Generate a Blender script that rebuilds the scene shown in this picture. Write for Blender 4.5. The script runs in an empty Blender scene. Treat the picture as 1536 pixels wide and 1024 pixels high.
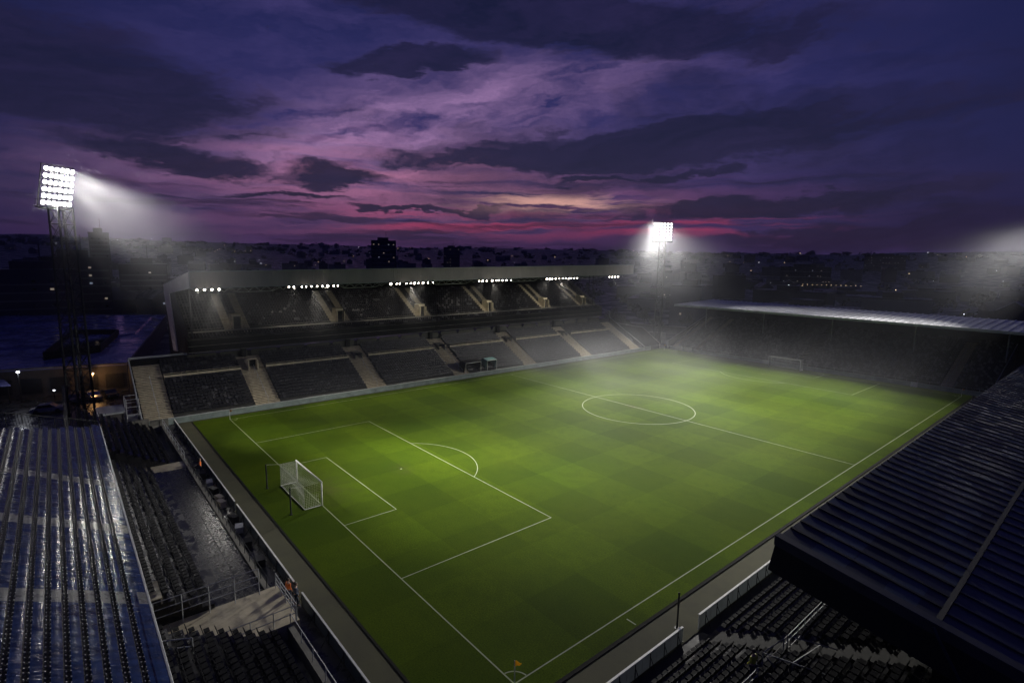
import bpy, math, random
from mathutils import Vector, Matrix, noise as mnoise

R = random.Random(7)
scene = bpy.context.scene
COL = scene.collection
PI = math.pi

# ------------------------------------------------------------------ helpers
class MB:
    def __init__(s, tf=None):
        s.v = []; s.f = []; s.m = []; s.tf = tf
    def add(s, vs, fs, mi=0):
        o = len(s.v)
        if s.tf: vs = [s.tf(p) for p in vs]
        s.v.extend([tuple(p) for p in vs])
        s.f.extend([tuple(i + o for i in f) for f in fs]); s.m.extend([mi] * len(fs))
    def box(s, x0, x1, y0, y1, z0, z1, mi=0):
        s.add([(x0,y0,z0),(x1,y0,z0),(x1,y1,z0),(x0,y1,z0),(x0,y0,z1),(x1,y0,z1),(x1,y1,z1),(x0,y1,z1)],
              [(3,2,1,0),(4,5,6,7),(0,1,5,4),(1,2,6,5),(2,3,7,6),(3,0,4,7)], mi)
    def obox(s, c, ax, ay, az, mi=0):
        c = Vector(c); ax = Vector(ax); ay = Vector(ay); az = Vector(az)
        P = [c+sx*ax+sy*ay+sz*az for sz in (-1,1) for sx,sy in ((-1,-1),(1,-1),(1,1),(-1,1))]
        s.add(P, [(3,2,1,0),(4,5,6,7),(0,1,5,4),(1,2,6,5),(2,3,7,6),(3,0,4,7)], mi)
    def tube(s, a, b, r, n=5, mi=0, r2=None):
        a = Vector(a); b = Vector(b); d = b - a
        if d.length < 1e-6: return
        d.normalize(); u = d.cross(Vector((0,0,1)))
        if u.length < 1e-3: u = d.cross(Vector((1,0,0)))
        u.normalize(); w = d.cross(u); r2 = r if r2 is None else r2
        vs = []
        for p, q in ((a, r), (b, r2)):
            for i in range(n):
                t = 2*PI*i/n; vs.append(p + q*(math.cos(t)*u + math.sin(t)*w))
        fs = [(i, (i+1) % n, n+(i+1) % n, n+i) for i in range(n)] + [tuple(range(n-1,-1,-1)), tuple(range(n, 2*n))]
        s.add(vs, fs, mi)
    def path(s, pts, r, n=5, mi=0):
        for a, b in zip(pts[:-1], pts[1:]): s.tube(a, b, r, n, mi)
    def prism(s, prof, axis, a0, a1, mi=0):
        """profile [(h, z)] extruded along axis 'x' or 'y' from a0 to a1; h is the other horizontal axis."""
        n = len(prof); mk = (lambda h, z, a: (h, a, z)) if axis == 'y' else (lambda h, z, a: (a, h, z))
        vs = [mk(h, z, a0) for h, z in prof] + [mk(h, z, a1) for h, z in prof]
        s.add(vs, [(i, (i+1) % n, n+(i+1) % n, n+i) for i in range(n)] + [tuple(range(n-1,-1,-1)), tuple(range(n, 2*n))], mi)
    def poly(s, pts, th, mi=0):
        """flat polygon given thickness vector th"""
        th = Vector(th); n = len(pts); P = [Vector(p) for p in pts]
        s.add(P + [p + th for p in P], [tuple(range(n-1,-1,-1)), tuple(range(n, 2*n))] + [(i, (i+1) % n, n+(i+1) % n, n+i) for i in range(n)], mi)
    def disc(s, c, nrm, r, n=12, mi=0):
        nrm = Vector(nrm).normalized(); u = nrm.cross(Vector((0,0,1)))
        if u.length < 1e-3: u = Vector((1,0,0))
        u.normalize(); w = nrm.cross(u)
        s.add([Vector(c)+r*(math.cos(2*PI*i/n)*u+math.sin(2*PI*i/n)*w) for i in range(n)], [tuple(range(n))], mi)
    def ball(s, c, r, seg=8, rings=5, mi=0, sc=(1,1,1)):
        c = Vector(c); vs = [c+Vector((0,0,r*sc[2]))]
        for j in range(1, rings):
            t = PI*j/rings
            for i in range(seg):
                a = 2*PI*i/seg; vs.append(c+Vector((r*sc[0]*math.sin(t)*math.cos(a), r*sc[1]*math.sin(t)*math.sin(a), r*sc[2]*math.cos(t))))
        vs.append(c-Vector((0,0,r*sc[2]))); L = len(vs)-1; fs = []
        for i in range(seg): fs.append((0, 1+i, 1+(i+1) % seg))
        for j in range(rings-2):
            for i in range(seg):
                a = 1+j*seg; fs.append((a+i, a+seg+i, a+seg+(i+1) % seg, a+(i+1) % seg))
        a = 1+(rings-2)*seg
        for i in range(seg): fs.append((a+i, L, a+(i+1) % seg))
        s.add(vs, fs, mi)
    def mesh(s, name, mats, smooth=False):
        me = bpy.data.meshes.new(name); me.from_pydata(s.v, [], s.f)
        for m in (mats if isinstance(mats, (list, tuple)) else [mats]): me.materials.append(m)
        if any(s.m): me.polygons.foreach_set('material_index', s.m)
        if smooth: me.polygons.foreach_set('use_smooth', [True]*len(s.f))
        me.validate(); me.update(); return me
    def build(s, name, mats, parent=None, smooth=False):
        return link(name, s.mesh(name, mats, smooth), parent)

def link(name, data, parent=None, loc=None):
    o = bpy.data.objects.new(name, data); COL.objects.link(o)
    if parent is not None:
        o.parent = parent
        # meshes are written in world coordinates: undo the parent's offset
        o.matrix_parent_inverse = parent_inv(parent)
    if loc is not None: o.location = loc
    return o
def parent_inv(p): return chain(p).inverted()
def chain(o):
    m = Matrix.LocRotScale(o.location, o.rotation_euler, o.scale)
    return (chain(o.parent) @ o.matrix_parent_inverse @ m) if o.parent else m
def tag(o, label=None, cat=None, group=None, kind=None):
    if label: o['label'] = label
    if cat: o['category'] = cat
    if group: o['group'] = group
    if kind: o['kind'] = kind
    return o
def thing(name, label, cat, loc=(0,0,0), rz=0.0, group=None):
    o = bpy.data.objects.new(name, None); COL.objects.link(o)
    o.location = loc; o.rotation_euler = (0,0,rz); o.empty_display_size = 0.2
    return tag(o, label, cat, group)
def local(name, mesh, parent, loc=(0,0,0), rot=(0,0,0)):
    """child whose mesh is written in its parent's own coordinates"""
    o = bpy.data.objects.new(name, mesh); COL.objects.link(o); o.parent = parent; o.location = loc; o.rotation_euler = rot
    return o
def copy_tree(o, parent=None, label=None):
    c = o.copy(); COL.objects.link(c); c.parent = parent
    for ch in [x for x in o.children]: copy_tree(ch, c)
    if label: c['label'] = label
    return c

# ------------------------------------------------------------------ materials
def lin(c): return tuple(((x/255.0)/12.92 if x/255.0 <= .04045 else ((x/255.0+.055)/1.055)**2.4) for x in c)
class NT:
    def __init__(s, nt): s.nt = nt; s.n = nt.nodes; s.l = nt.links
    def new(s, t, **k):
        x = s.n.new(t)
        for a, b in k.items(): setattr(x, a, b)
        return x
    def set(s, sock, v):
        if isinstance(v, bpy.types.NodeSocket): s.l.new(v, sock)
        elif v is not None: sock.default_value = v
    def m(s, op, a, b=None, c=None, clamp=False):
        x = s.new('ShaderNodeMath', operation=op); x.use_clamp = clamp
        s.set(x.inputs[0], a)
        if b is not None: s.set(x.inputs[1], b)
        if c is not None: s.set(x.inputs[2], c)
        return x.outputs[0]
    def mix(s, f, a, b):
        x = s.new('ShaderNodeMix', data_type='RGBA')
        s.set(x.inputs[0], f)
        for i, v in ((6, a), (7, b)):
            if isinstance(v, tuple): v = (*v[:3], 1)
            s.set(x.inputs[i], v)
        return x.outputs[2]
    def noise(s, vec, scale, detail=4, rough=.55, dist=0.0, w=None):
        x = s.new('ShaderNodeTexNoise')
        s.set(x.inputs['Vector'], vec); x.inputs['Scale'].default_value = scale; x.inputs['Detail'].default_value = detail
        x.inputs['Roughness'].default_value = rough; x.inputs['Distortion'].default_value = dist
        return x.outputs['Fac']
    def rng(s, v, a, b, c=0.0, d=1.0, smooth=False):
        x = s.new('ShaderNodeMapRange'); x.clamp = True
        if smooth: x.interpolation_type = 'SMOOTHSTEP'
        s.set(x.inputs[0], v)
        for i, q in enumerate((a, b, c, d)): s.set(x.inputs[1+i], q)
        return x.outputs[0]
    def xyz(s, v):
        x = s.new('ShaderNodeSeparateXYZ'); s.l.new(v, x.inputs[0]); return x.outputs
    def cmb(s, a, b, c=0.0):
        x = s.new('ShaderNodeCombineXYZ')
        for i, q in enumerate((a, b, c)): s.set(x.inputs[i], q)
        return x.outputs[0]

def mat(name, col, rough=.6, metal=0.0, var=.25, scale=1.0, bump=0.0, bdist=.02, bscale=20., wet=None, stretch=(1,1,1), spec=.5):
    """one principled surface; colour wanders by var, roughness by wet=(lo,hi)"""
    m = bpy.data.materials.new(name); m.use_nodes = True; t = NT(m.node_tree); b = t.n['Principled BSDF']
    g = t.new('ShaderNodeNewGeometry'); mp = t.new('ShaderNodeMapping'); t.l.new(g.outputs['Position'], mp.inputs[0]); mp.inputs['Scale'].default_value = stretch
    v = mp.outputs[0]
    n = t.noise(v, scale, 6, .62)
    f = t.rng(n, .3, .7)
    t.set(b.inputs['Base Color'], t.mix(f, tuple(c*(1-var) for c in col), tuple(min(1, c*(1+var)) for c in col)))
    b.inputs['Metallic'].default_value = metal
    b.inputs['Specular IOR Level'].default_value = spec
    if wet:
        n2 = t.noise(v, scale*1.7+.13, 5, .6)
        t.set(b.inputs['Roughness'], t.rng(n2, .38, .62, wet[0], wet[1]))
    else: b.inputs['Roughness'].default_value = rough
    if bump:
        n3 = t.noise(v, bscale, 5, .6); bp = t.new('ShaderNodeBump'); bp.inputs['Strength'].default_value = min(1, bump); bp.inputs['Distance'].default_value = bdist
        t.l.new(n3, bp.inputs['Height']); t.l.new(bp.outputs[0], b.inputs['Normal'])
    return m
def emat(name, col, strength):
    m = bpy.data.materials.new(name); m.use_nodes = True; t = NT(m.node_tree); b = t.n['Principled BSDF']
    b.inputs['Base Color'].default_value = (.8,.8,.8,1); b.inputs['Emission Color'].default_value = (*col, 1); b.inputs['Emission Strength'].default_value = strength
    g = t.new('ShaderNodeNewGeometry'); n = t.noise(g.outputs['Position'], .9, 2)
    t.set(b.inputs['Emission Strength'], t.rng(n, .3, .7, strength*.7, strength*1.3))
    m.cycles.emission_sampling = 'NONE'
    return m

M = {}
M['concrete'] = mat('concrete', (.14,.135,.115), .8, var=.35, scale=.7, bump=.4)
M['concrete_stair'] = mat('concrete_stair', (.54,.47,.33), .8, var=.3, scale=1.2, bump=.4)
M['rail_grey'] = mat('rail_grey', (.20,.205,.21), .6, var=.2, scale=3)
M['stair_shaded'] = mat('stair_shaded', (.012,.012,.010), .8, var=.4, scale=1.2, bump=.4)  # shaded copy of the stair concrete for the dim lower right stand
M['stair_pale'] = mat('stair_pale', (.5,.46,.36), .8, var=.25, scale=1.2)
M['seat_glint'] = mat('seat_plastic_glint', (.11,.11,.115), .4, var=.4, scale=3, spec=.5)  # black seats painted lighter, their glints put into the colour
M['seat_far'] = mat('seat_plastic_far', (.018,.018,.022), .45, var=.4, scale=3, spec=.3)
M['riser_shade'] = mat('stair_riser_shade', (.28,.245,.17), .85, var=.4, scale=2)
M['terrace'] = mat('terrace_concrete', (.035,.035,.033), .75, var=.35, scale=.6, bump=.3)
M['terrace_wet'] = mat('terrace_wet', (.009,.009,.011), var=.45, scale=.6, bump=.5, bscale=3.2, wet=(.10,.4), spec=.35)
M['walk_wet'] = mat('walkway_wet', (.022,.022,.018), var=.35, scale=2.6, bump=.35, bscale=7, wet=(.16,.34), spec=.4)
M['platform'] = mat('platform_concrete', (.42,.37,.26), .6, var=.3, scale=.9, bump=.4, bscale=8, wet=(.4,.7))
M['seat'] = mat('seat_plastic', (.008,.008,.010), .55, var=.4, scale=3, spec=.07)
M['seat_highlight'] = mat('seat_plastic_highlight', (.05,.05,.056), .5, var=.5, scale=4, spec=.3)  # paler copy of the seat plastic for painted highlights on scattered seats
M['steel_dark'] = mat('dark_steel', (.02,.021,.024), .5, .3, var=.3, scale=2)
M['galv'] = mat('galvanised_steel', (.42,.43,.44), .5, .25, var=.2, scale=3)
M['paint_white'] = mat('white_paint', (.72,.72,.68), .5, var=.12, scale=2)
M['cladding'] = mat('pale_cladding', (.46,.41,.39), .5, .1, var=.14, scale=.25, stretch=(1,1,.3))
M['cladding_side'] = mat('pale_cladding_end', (.50,.50,.50), .5, .1, var=.14, scale=.25)
M['dark_clad'] = mat('dark_cladding', (.012,.0125,.014), .7, var=.3, scale=.5, spec=.2)
M['black_clad'] = mat('black_cladding', (.011,.011,.0115), .8, var=.4, scale=.4, spec=.15)
M['soffit'] = mat('soffit_dark', (.03,.03,.03), .8, var=.3, scale=.4)
def translucent(m, f):
    t = NT(m.node_tree); b = t.n['Principled BSDF']; tr = t.new('ShaderNodeBsdfTranslucent'); tr.inputs[0].default_value = (.75,.8,.8,1); mx = t.new('ShaderNodeMixShader'); mx.inputs[0].default_value = f
    t.l.new(b.outputs[0], mx.inputs[1]); t.l.new(tr.outputs[0], mx.inputs[2]); t.l.new(mx.outputs[0], t.n['Material Output'].inputs['Surface'])
M['wall_green'] = mat('board_greygreen', (.22,.27,.25), .55, var=.3, scale=.8)
M['board_white'] = mat('board_white', (.42,.44,.44), .5, var=.25, scale=1.1)
translucent(M['board_white'], .2)
M['board_blue'] = mat('board_slate', (.06,.085,.11), .45, var=.3, scale=1.1)
M['roof_blue'] = mat('wet_blue_sheet', (.012,.027,.088), var=.5, scale=.9, bump=.8, bscale=1.0, wet=(.10,.28), stretch=(2.4,.9,1), metal=.0, spec=.14, bdist=.06)
M['roof_strip'] = mat('translucent_strip', (.10,.105,.10), var=.4, scale=1.5, wet=(.2,.5))
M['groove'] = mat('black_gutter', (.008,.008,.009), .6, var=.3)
M['bolt'] = mat('bolt_zinc', (.5,.5,.48), .35, .8, var=.2, scale=4)
M['roof_navy'] = mat('navy_rib_roof', (.026,.031,.050), var=.5, scale=.12, bump=.2, bscale=4, wet=(.32,.6), metal=.2)
M['roof_navy2'] = mat('navy_rib_roof_pale', (.045,.068,.095), var=.4, scale=.2, wet=(.3,.55), metal=.2)
M['fascia_grey'] = mat('fascia_slate', (.05,.052,.06), .55, var=.25, scale=.8)
M['roof_silver'] = mat('silver_sheet', (.6,.61,.64), .5, .2, var=.22, scale=.14)
M['flat_roof'] = mat('wet_flat_roof', (.17,.175,.36), var=.3, scale=.09, wet=(.10,.32), bump=.1, bscale=1.5)
M['brick_dark'] = mat('dark_wall', (.05,.045,.045), .8, var=.3, scale=.8)
M['asphalt'] = mat('wet_asphalt', (.03,.03,.03), var=.3, scale=.25, wet=(.15,.5), bump=.2)
M['track'] = mat('cinder_track', (.042,.041,.014), .9, var=.25, scale=.35, bump=.4, bscale=6)
M['kerb'] = mat('kerb_dark', (.012,.012,.012), .9, var=.4, scale=2, spec=.1)
M['net'] = mat('net_cord', (.7,.7,.62), .7, var=.1)
M['flag_yellow'] = mat('flag_yellow', (.95,.62,.04), .6, var=.15, scale=6)
M['flag_orange'] = mat('flag_orange', (.7,.24,.06), .6, var=.15, scale=6)
M['line'] = mat('line_paint', (.26,.31,.16), .8, var=.18, scale=2.5)
M['skin'] = mat('skin', (.42,.26,.18), .5, var=.1, scale=9)
M['hair'] = mat('hair', (.03,.02,.015), .6, var=.3, scale=20)
M['orange'] = mat('hivis_orange', (.85,.20,.03), .6, var=.15, scale=6)
M['yellow'] = mat('hivis_yellow', (.62,.62,.06), .6, var=.15, scale=6)
M['navy'] = mat('navy_cloth', (.02,.03,.06), .8, var=.2, scale=8)
M['black'] = mat('black_cloth', (.012,.012,.014), .8, var=.2, scale=8)
M['teal'] = mat('teal_shelter', (.10,.2,.2), .3, var=.2, scale=1.5)
M['city'] = mat('city_wall', (.045,.045,.05), .85, var=.4, scale=.05)
M['city_pale'] = mat('city_render', (.12,.12,.125), .85, var=.35, scale=.05)
M['city_roof'] = mat('city_roof', (.03,.03,.036), .6, var=.4, scale=.06, wet=(.3,.6))
M['bark'] = mat('bark', (.03,.025,.02), .9, var=.3, scale=3)
M['leaf'] = mat('leaf', (.035,.045,.022), .8, var=.4, scale=.9)
M['car'] = mat('car_paint', (.06,.06,.07), .25, .3, var=.2)
M['car_pale'] = mat('car_paint_silver', (.35,.35,.36), .25, .5, var=.2)
M['rubber'] = mat('tyre_rubber', (.01,.01,.01), .8, var=.2)
M['glass'] = mat('dark_glass', (.01,.012,.015), .08, var=.2)
M['lamp_glow'] = emat('floodlight_lens', (1.0,.97,.93), 34.0)
M['lamp_roof'] = emat('roof_lamp_lens', (1.0,.90,.76), 26.0)
M['lamp_far'] = emat('floodlight_lens_far', (1.0,.97,.93), 9.0)
M['window_glow'] = emat('lit_window', (1.0,.78,.5), .2)
M['window_cool'] = emat('lit_window_cool', (.75,.82,1.0), .2)
M['street_glow'] = emat('street_lamp_glow', (1.0,.72,.42), 3.0)
M['street_white'] = emat('street_lamp_white', (.85,.9,1.0), 3.5)

# ------------------------------------------------------------------ camera
CAM = Vector((89.51241, -18.91084, 24.88101)); YAW, PIT, ROL, FPX = -.86826, .14832, .01531, 808.3756
cy_, sy_, cp_, sp_ = math.cos(YAW), math.sin(YAW), math.cos(PIT), math.sin(PIT)
FW = Vector((sy_*cp_, cy_*cp_, -sp_)); RT = Vector((cy_, -sy_, 0)); UP = RT.cross(FW)
R2 = RT*math.cos(ROL) + UP*math.sin(ROL); U2 = -RT*math.sin(ROL) + UP*math.cos(ROL)
cam = bpy.data.cameras.new('camera'); cam.sensor_width = 36; cam.sensor_fit = 'HORIZONTAL'; cam.lens = FPX/1536*36; cam.clip_start = .3; cam.clip_end = 20000
co = bpy.data.objects.new('camera', cam); COL.objects.link(co)
m4 = Matrix((R2, U2, -FW)).transposed().to_4x4(); m4.translation = CAM; co.matrix_world = m4
scene.camera = co
def px(p):
    d = Vector(p) - CAM; z = d.dot(FW)
    return (768 + FPX*d.dot(R2)/z, 512 - FPX*d.dot(U2)/z, z)

# ------------------------------------------------------------------ sky
W = bpy.data.worlds.new('World'); scene.world = W; W.use_nodes = True
t = NT(W.node_tree); bg = t.n['Background']
tc = t.new('ShaderNodeTexCoord'); D = tc.outputs['Generated']
vr = t.new('ShaderNodeVectorRotate'); vr.rotation_type = 'Z_AXIS'; t.l.new(D, vr.inputs['Vector']); vr.inputs['Angle'].default_value = math.radians(-49.75)
X, Y, Z = t.xyz(vr.outputs[0])
az = t.m('MULTIPLY', t.m('ARCTAN2', X, Y), 180/PI)
el = t.m('MULTIPLY', t.m('ARCSINE', Z), 180/PI)
def gauss(x, c, s): return t.m('EXPONENT', t.m('MULTIPLY', t.m('POWER', t.m('ABSOLUTE', t.m('DIVIDE', t.m('SUBTRACT', x, c), s)), 2.0), -1.0))
def mul(*a):
    r = a[0]
    for b in a[1:]: r = t.m('MULTIPLY', r, b)
    return r
def add(*a):
    r = a[0]
    for b in a[1:]: r = t.m('ADD', r, b)
    return r
# warp, so that every bank has a ragged wind-torn outline
def fb(sx, sy, seed, detail=8, rough=.6, a_=None, e_=None, lac=None):
    return t.noise(t.cmb(t.m('MULTIPLY', a_ if a_ is not None else az, sx), t.m('MULTIPLY', e_ if e_ is not None else el, sy), seed), 1.0, detail, rough)
w1 = t.m('SUBTRACT', fb(.05, .13, 3.3, 5), .5); w2 = t.m('SUBTRACT', fb(.08, .26, 9.1, 7, .68), .5)
azw = add(az, t.m('MULTIPLY', w1, 18.0)); elw = add(el, t.m('MULTIPLY', w2, 6.0)); els = add(el, t.m('MULTIPLY', w2, 2.2))
# the sheet dips to the left, so streaks run up to the right
els2 = t.m('SUBTRACT', elw, t.m('MULTIPLY', az, .16))
n_fine = fb(.085, .42, 1.7, 7, .66, azw, els2)
n_strip = fb(.055, 1.25, 5.2, 5, .6, azw, els)
n_big = fb(.035, .11, 7.7, 5, .62, azw, elw)
ramp = t.new('ShaderNodeValToRGB'); t.l.new(t.rng(el, 0, 40), ramp.inputs[0])
cr = ramp.color_ramp; cr.elements[0].position = 0; cr.elements[0].color = (*lin((43,39,86)), 1); cr.elements[1].position = 1; cr.elements[1].color = (*lin((16,18,54)), 1)
for p, c in ((.12,(55,43,94)), (.3,(48,44,98)), (.5,(35,36,86)), (.62,(24,26,70))):
    e = cr.elements.new(p); e.color = (*lin(c), 1)
c = ramp.outputs[0]
side = t.rng(t.m('ABSOLUTE', t.m('ADD', az, 1.0)), 20, 44, 0, 1, True)
c = t.mix(t.m('MULTIPLY', side, .85), c, lin((23,27,70)))
# mottled violet middle cloud everywhere
c = t.mix(t.m('MULTIPLY', t.rng(n_fine, .42, .68), t.m('MULTIPLY', t.m('SUBTRACT', 1.0, side), .45)), c, lin((76,66,122)))
# lilac high cloud, a diagonal sheet
ridge = t.m('SUBTRACT', elw, t.m('MULTIPLY_ADD', az, .22, 15.0))
lil = mul(gauss(ridge, 0, 3.6), gauss(az, -12, 20), t.rng(n_fine, .33, .62))
c = t.mix(t.m('MULTIPLY', lil, 1.0), c, lin((166,128,176)))
# rose glow towards the horizon
rose = mul(gauss(elw, 7.0, 3.2), gauss(az, -11, 17), t.rng(n_strip, .34, .6))
c = t.mix(t.m('MULTIPLY', rose, 1.0), c, lin((186,122,158)))
mid = mul(gauss(els, 5.0, 2.6), gauss(az, -4, 25), t.rng(n_strip, .38, .62))
c = t.mix(t.m('MULTIPLY', mid, .75), c, lin((132,76,122)))
hot = mul(gauss(els, 5.9, .75), gauss(az, 3.5, 6.5), t.rng(fb(.09,1.5,2.2,4,.6,azw,els), .40, .54))
c = t.mix(hot, c, lin((255,196,186)))
red = mul(gauss(els, 3.7, 1.2), t.rng(az, -24, -8, 0, 1, True), t.rng(az, 34, 22, 0, 1, True), t.rng(n_strip, .44, .58))
c = t.mix(t.m('MULTIPLY', red, .95), c, lin((174,62,104)))
low = mul(gauss(el, 1.9, .9), gauss(az, -2, 46))
c = t.mix(t.m('MULTIPLY', low, .6), c, lin((74,44,86)))
# dark cloud banks
def bank(ca, ce, sa, se, tilt=0.0, rag=3.6):
    q = add(t.m('POWER', t.m('ABSOLUTE', t.m('DIVIDE', t.m('SUBTRACT', azw, ca), sa)), 2.0),
            t.m('POWER', t.m('ABSOLUTE', t.m('DIVIDE', t.m('SUBTRACT', elw, t.m('MULTIPLY_ADD', t.m('SUBTRACT', az, ca), tilt, ce)), se)), 2.0))
    return t.rng(t.m('SUBTRACT', 1.0, add(q, t.m('MULTIPLY', t.m('SUBTRACT', n_fine, .5), -rag))), -.25, .6, 0, 1, True)
dk = None
for a in ((14,11.2,28,2.1,.055), (19,12.6,17,1.5,.04), (-17,7.7,6.5,1.1,.05), (-40,13.5,18,4.4,-.1), (-31,8.4,9.5,1.3,-.08), (-22,5.6,8,.45,0), (-8,5.2,9,.4,0), (27,5.4,15,1.2,.05), (36,3.0,16,1.5,.08), (2,22.5,34,2.6,-.12), (9,8.4,6,.5,0.02), (-11,18.5,9,1.2,.1), (17,8.6,5,.5,.05)):
    b = bank(*a); dk = b if dk is None else t.m('MAXIMUM', dk, b)
strat = mul(t.rng(fb(.045,1.0,11.3,6,.64,azw,els), .52, .6), t.rng(el, 9.5, 7.5, 0, 1, True), .7)
dark = t.m('MAXIMUM', t.m('MULTIPLY', dk, .96), t.m('MAXIMUM', strat, t.m('MULTIPLY', t.rng(n_big, .5, .62), .6)))
dcol = t.mix(t.rng(el, 2, 22), lin((25,23,53)), lin((16,19,50)))
dcol = t.mix(t.m('MULTIPLY', t.rng(n_fine, .4, .7), .35), dcol, lin((54,44,90)))
c = t.mix(dark, c, dcol)
c = t.mix(t.m('MULTIPLY', hot, .6), c, lin((255,190,176)))
# a real twilight sky under it all, faint
ns = t.new('ShaderNodeTexSky', sky_type='NISHITA'); ns.sun_disc = False; ns.sun_elevation = math.radians(-3.5); ns.sun_rotation = math.radians(-49.75)
mx = t.new('ShaderNodeMix', data_type='RGBA', blend_type='ADD'); mx.inputs[0].default_value = .06; t.l.new(c, mx.inputs[6]); t.l.new(ns.outputs[0], mx.inputs[7])
t.l.new(mx.outputs[2], bg.inputs[0]); bg.inputs[1].default_value = 1.0

# ------------------------------------------------------------------ ground, pitch, markings
PL, PW = 114.87, 67.88
def hill(x, y):
    r = math.hypot(x-34, y-57); a = math.atan2(x-34, y-57)
    s = max(0.0, min(1.0, (r-350)/2600)); s = s*s*(3-2*s)
    n = mnoise.fractal(Vector((x*.0009, y*.0009, 2.2)), 1.0, 2.0, 5)
    n2 = mnoise.noise(Vector((a*2.6, .3, 4.4)))
    return s*(86 + 16*n2 + 26*n) + (.0 if r < 350 else min(1, (r-350)/300)*4*n) - .06
mb = MB(); NA, NR = 240, 64
vs = [(34,57,-.06)]; fs = []
rs = [60*(3900/60)**(j/(NR-1)) for j in range(NR)]
for r in rs:
    for i in range(NA):
        a = 2*PI*i/NA; x = 34+r*math.sin(a); y = 57+r*math.cos(a); vs.append((x, y, hill(x, y)))
for i in range(NA): fs.append((0, 1+(i+1) % NA, 1+i))
for j in range(NR-1):
    for i in range(NA):
        a = 1+j*NA; fs.append((a+i, a+(i+1) % NA, a+NA+(i+1) % NA, a+NA+i))
mb.add(vs, fs)
gm = bpy.data.materials.new('town_ground'); gm.use_nodes = True; t2 = NT(gm.node_tree); b = t2.n['Principled BSDF']
g = t2.new('ShaderNodeNewGeometry'); n1 = t2.noise(g.outputs['Position'], .012, 8, .65); n2 = t2.noise(g.outputs['Position'], .09, 6, .6)
t2.set(b.inputs['Base Color'], t2.mix(t2.rng(n1, .4, .6), (.012,.014,.012), t2.mix(t2.rng(n2, .4, .6), (.03,.03,.03), (.055,.055,.06))))
t2.set(b.inputs['Roughness'], t2.rng(n2, .4, .62, .35, .9))
tag(mb.build('ground', gm, smooth=True), kind='structure')

grass = bpy.data.materials.new('mown_grass'); grass.use_nodes = True; t2 = NT(grass.node_tree); b = t2.n['Principled BSDF']
g = t2.new('ShaderNodeNewGeometry'); P = g.outputs['Position']; gx, gy, gz = t2.xyz(P)
sq = lambda v, p, o: t2.m('GREATER_THAN', t2.m('SINE', t2.m('MULTIPLY_ADD', v, PI/p, o)), 0.0)
s1 = sq(gy, 5.74, 0.0); s2 = sq(gx, 5.66, 0.0)
chk = t2.m('ADD', t2.m('MULTIPLY', s1, .55), t2.m('MULTIPLY', s2, .45))
nb = t2.noise(P, .06, 5, .6); nm = t2.noise(P, .7, 6, .65); nf = t2.noise(P, 9.0, 4, .7)
c1 = t2.mix(chk, (.040,.075,.001), (.071,.122,.002))
c1 = t2.mix(t2.rng(nb, .35, .68), c1, t2.mix(.5, c1, (.092,.124,.002)))
c1 = t2.mix(t2.m('MULTIPLY', t2.rng(nm, .45, .72), .5), c1, (.036,.068,.001))
c1 = t2.mix(t2.m('MULTIPLY', t2.rng(nf, .38, .66), .7), c1, (.018,.036,.001))
wear = None
for wx, wy, wr in ((34,1.5,4.5),(34,113.4,4.5),(34,11,1.6),(34,104,1.6),(34,56.6,2.0)):
    dx_ = t2.m('SUBTRACT', gx, wx); dy_ = t2.m('MULTIPLY', t2.m('SUBTRACT', gy, wy), 1.7)
    w_ = t2.m('EXPONENT', t2.m('MULTIPLY', t2.m('ADD', t2.m('MULTIPLY', dx_, dx_), t2.m('MULTIPLY', dy_, dy_)), -1.0/wr**2)); wear = w_ if wear is None else t2.m('ADD', wear, w_)
c1 = t2.mix(t2.m('MULTIPLY', t2.m('MULTIPLY', wear, t2.rng(nm, .35, .6)), .45), c1, (.075,.070,.022))
t2.l.new(c1, b.inputs['Base Color']); b.inputs['Roughness'].default_value = .85; b.inputs['Specular IOR Level'].default_value = .03
bp = t2.new('ShaderNodeBump'); bp.inputs['Strength'].default_value = .7; bp.inputs['Distance'].default_value = .03; t2.l.new(t2.noise(P, 14, 4, .7), bp.inputs['Height']); t2.l.new(bp.outputs[0], b.inputs['Normal'])
def sheet(name, x0, x1, y0, y1, z, m, nx=1, ny=1):
    q = MB(); q.add([(x0,y0,z),(x1,y0,z),(x1,y1,z),(x0,y1,z)], [(0,1,2,3)])
    return tag(q.build(name, m), kind='structure')
sheet('pitch', -1.9, 69.35, -4.75, 117.2, 0.0, grass)
sheet('perimeter_track', -2.5, 72.3, -7.2, 117.7, -.012, M['track'])
q = MB()
q.box(69.35, 69.62, -4.9, 117.2, -.05, .035); q.box(-1.9, 69.35, -4.93, -4.75, -.05, .02)
tag(q.build('kerb', M['kerb']), kind='structure')
q = MB(); LZ = .004; LW = .046
def ln(x0, y0, x1, y1, w=LW):
    d = Vector((x1-x0, y1-y0, 0)); n = Vector((-d.y, d.x, 0)).normalized()*w
    q.add([Vector((x0,y0,LZ))-n, Vector((x1,y1,LZ))-n, Vector((x1,y1,LZ))+n, Vector((x0,y0,LZ))+n], [(0,1,2,3)])
def arc(cx, cy, r, a0, a1, n=48, w=LW):
    vs = []
    for i in range(n+1):
        a = a0+(a1-a0)*i/n
        for rr in (r-w, r+w): vs.append((cx+rr*math.cos(a), cy+rr*math.sin(a), LZ))
    q.add(vs, [(2*i, 2*i+1, 2*i+3, 2*i+2) for i in range(n)])
cx = PW/2; HY = 56.6
e = LW
ln(-e,0,PW+e,0); ln(-e,PL,PW+e,PL); ln(0,e,0,PL-e); ln(PW,e,PW,PL-e); ln(e,HY,PW-e,HY)
arc(cx+.4, HY, 9.5, 0, 2*PI, 96)
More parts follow.
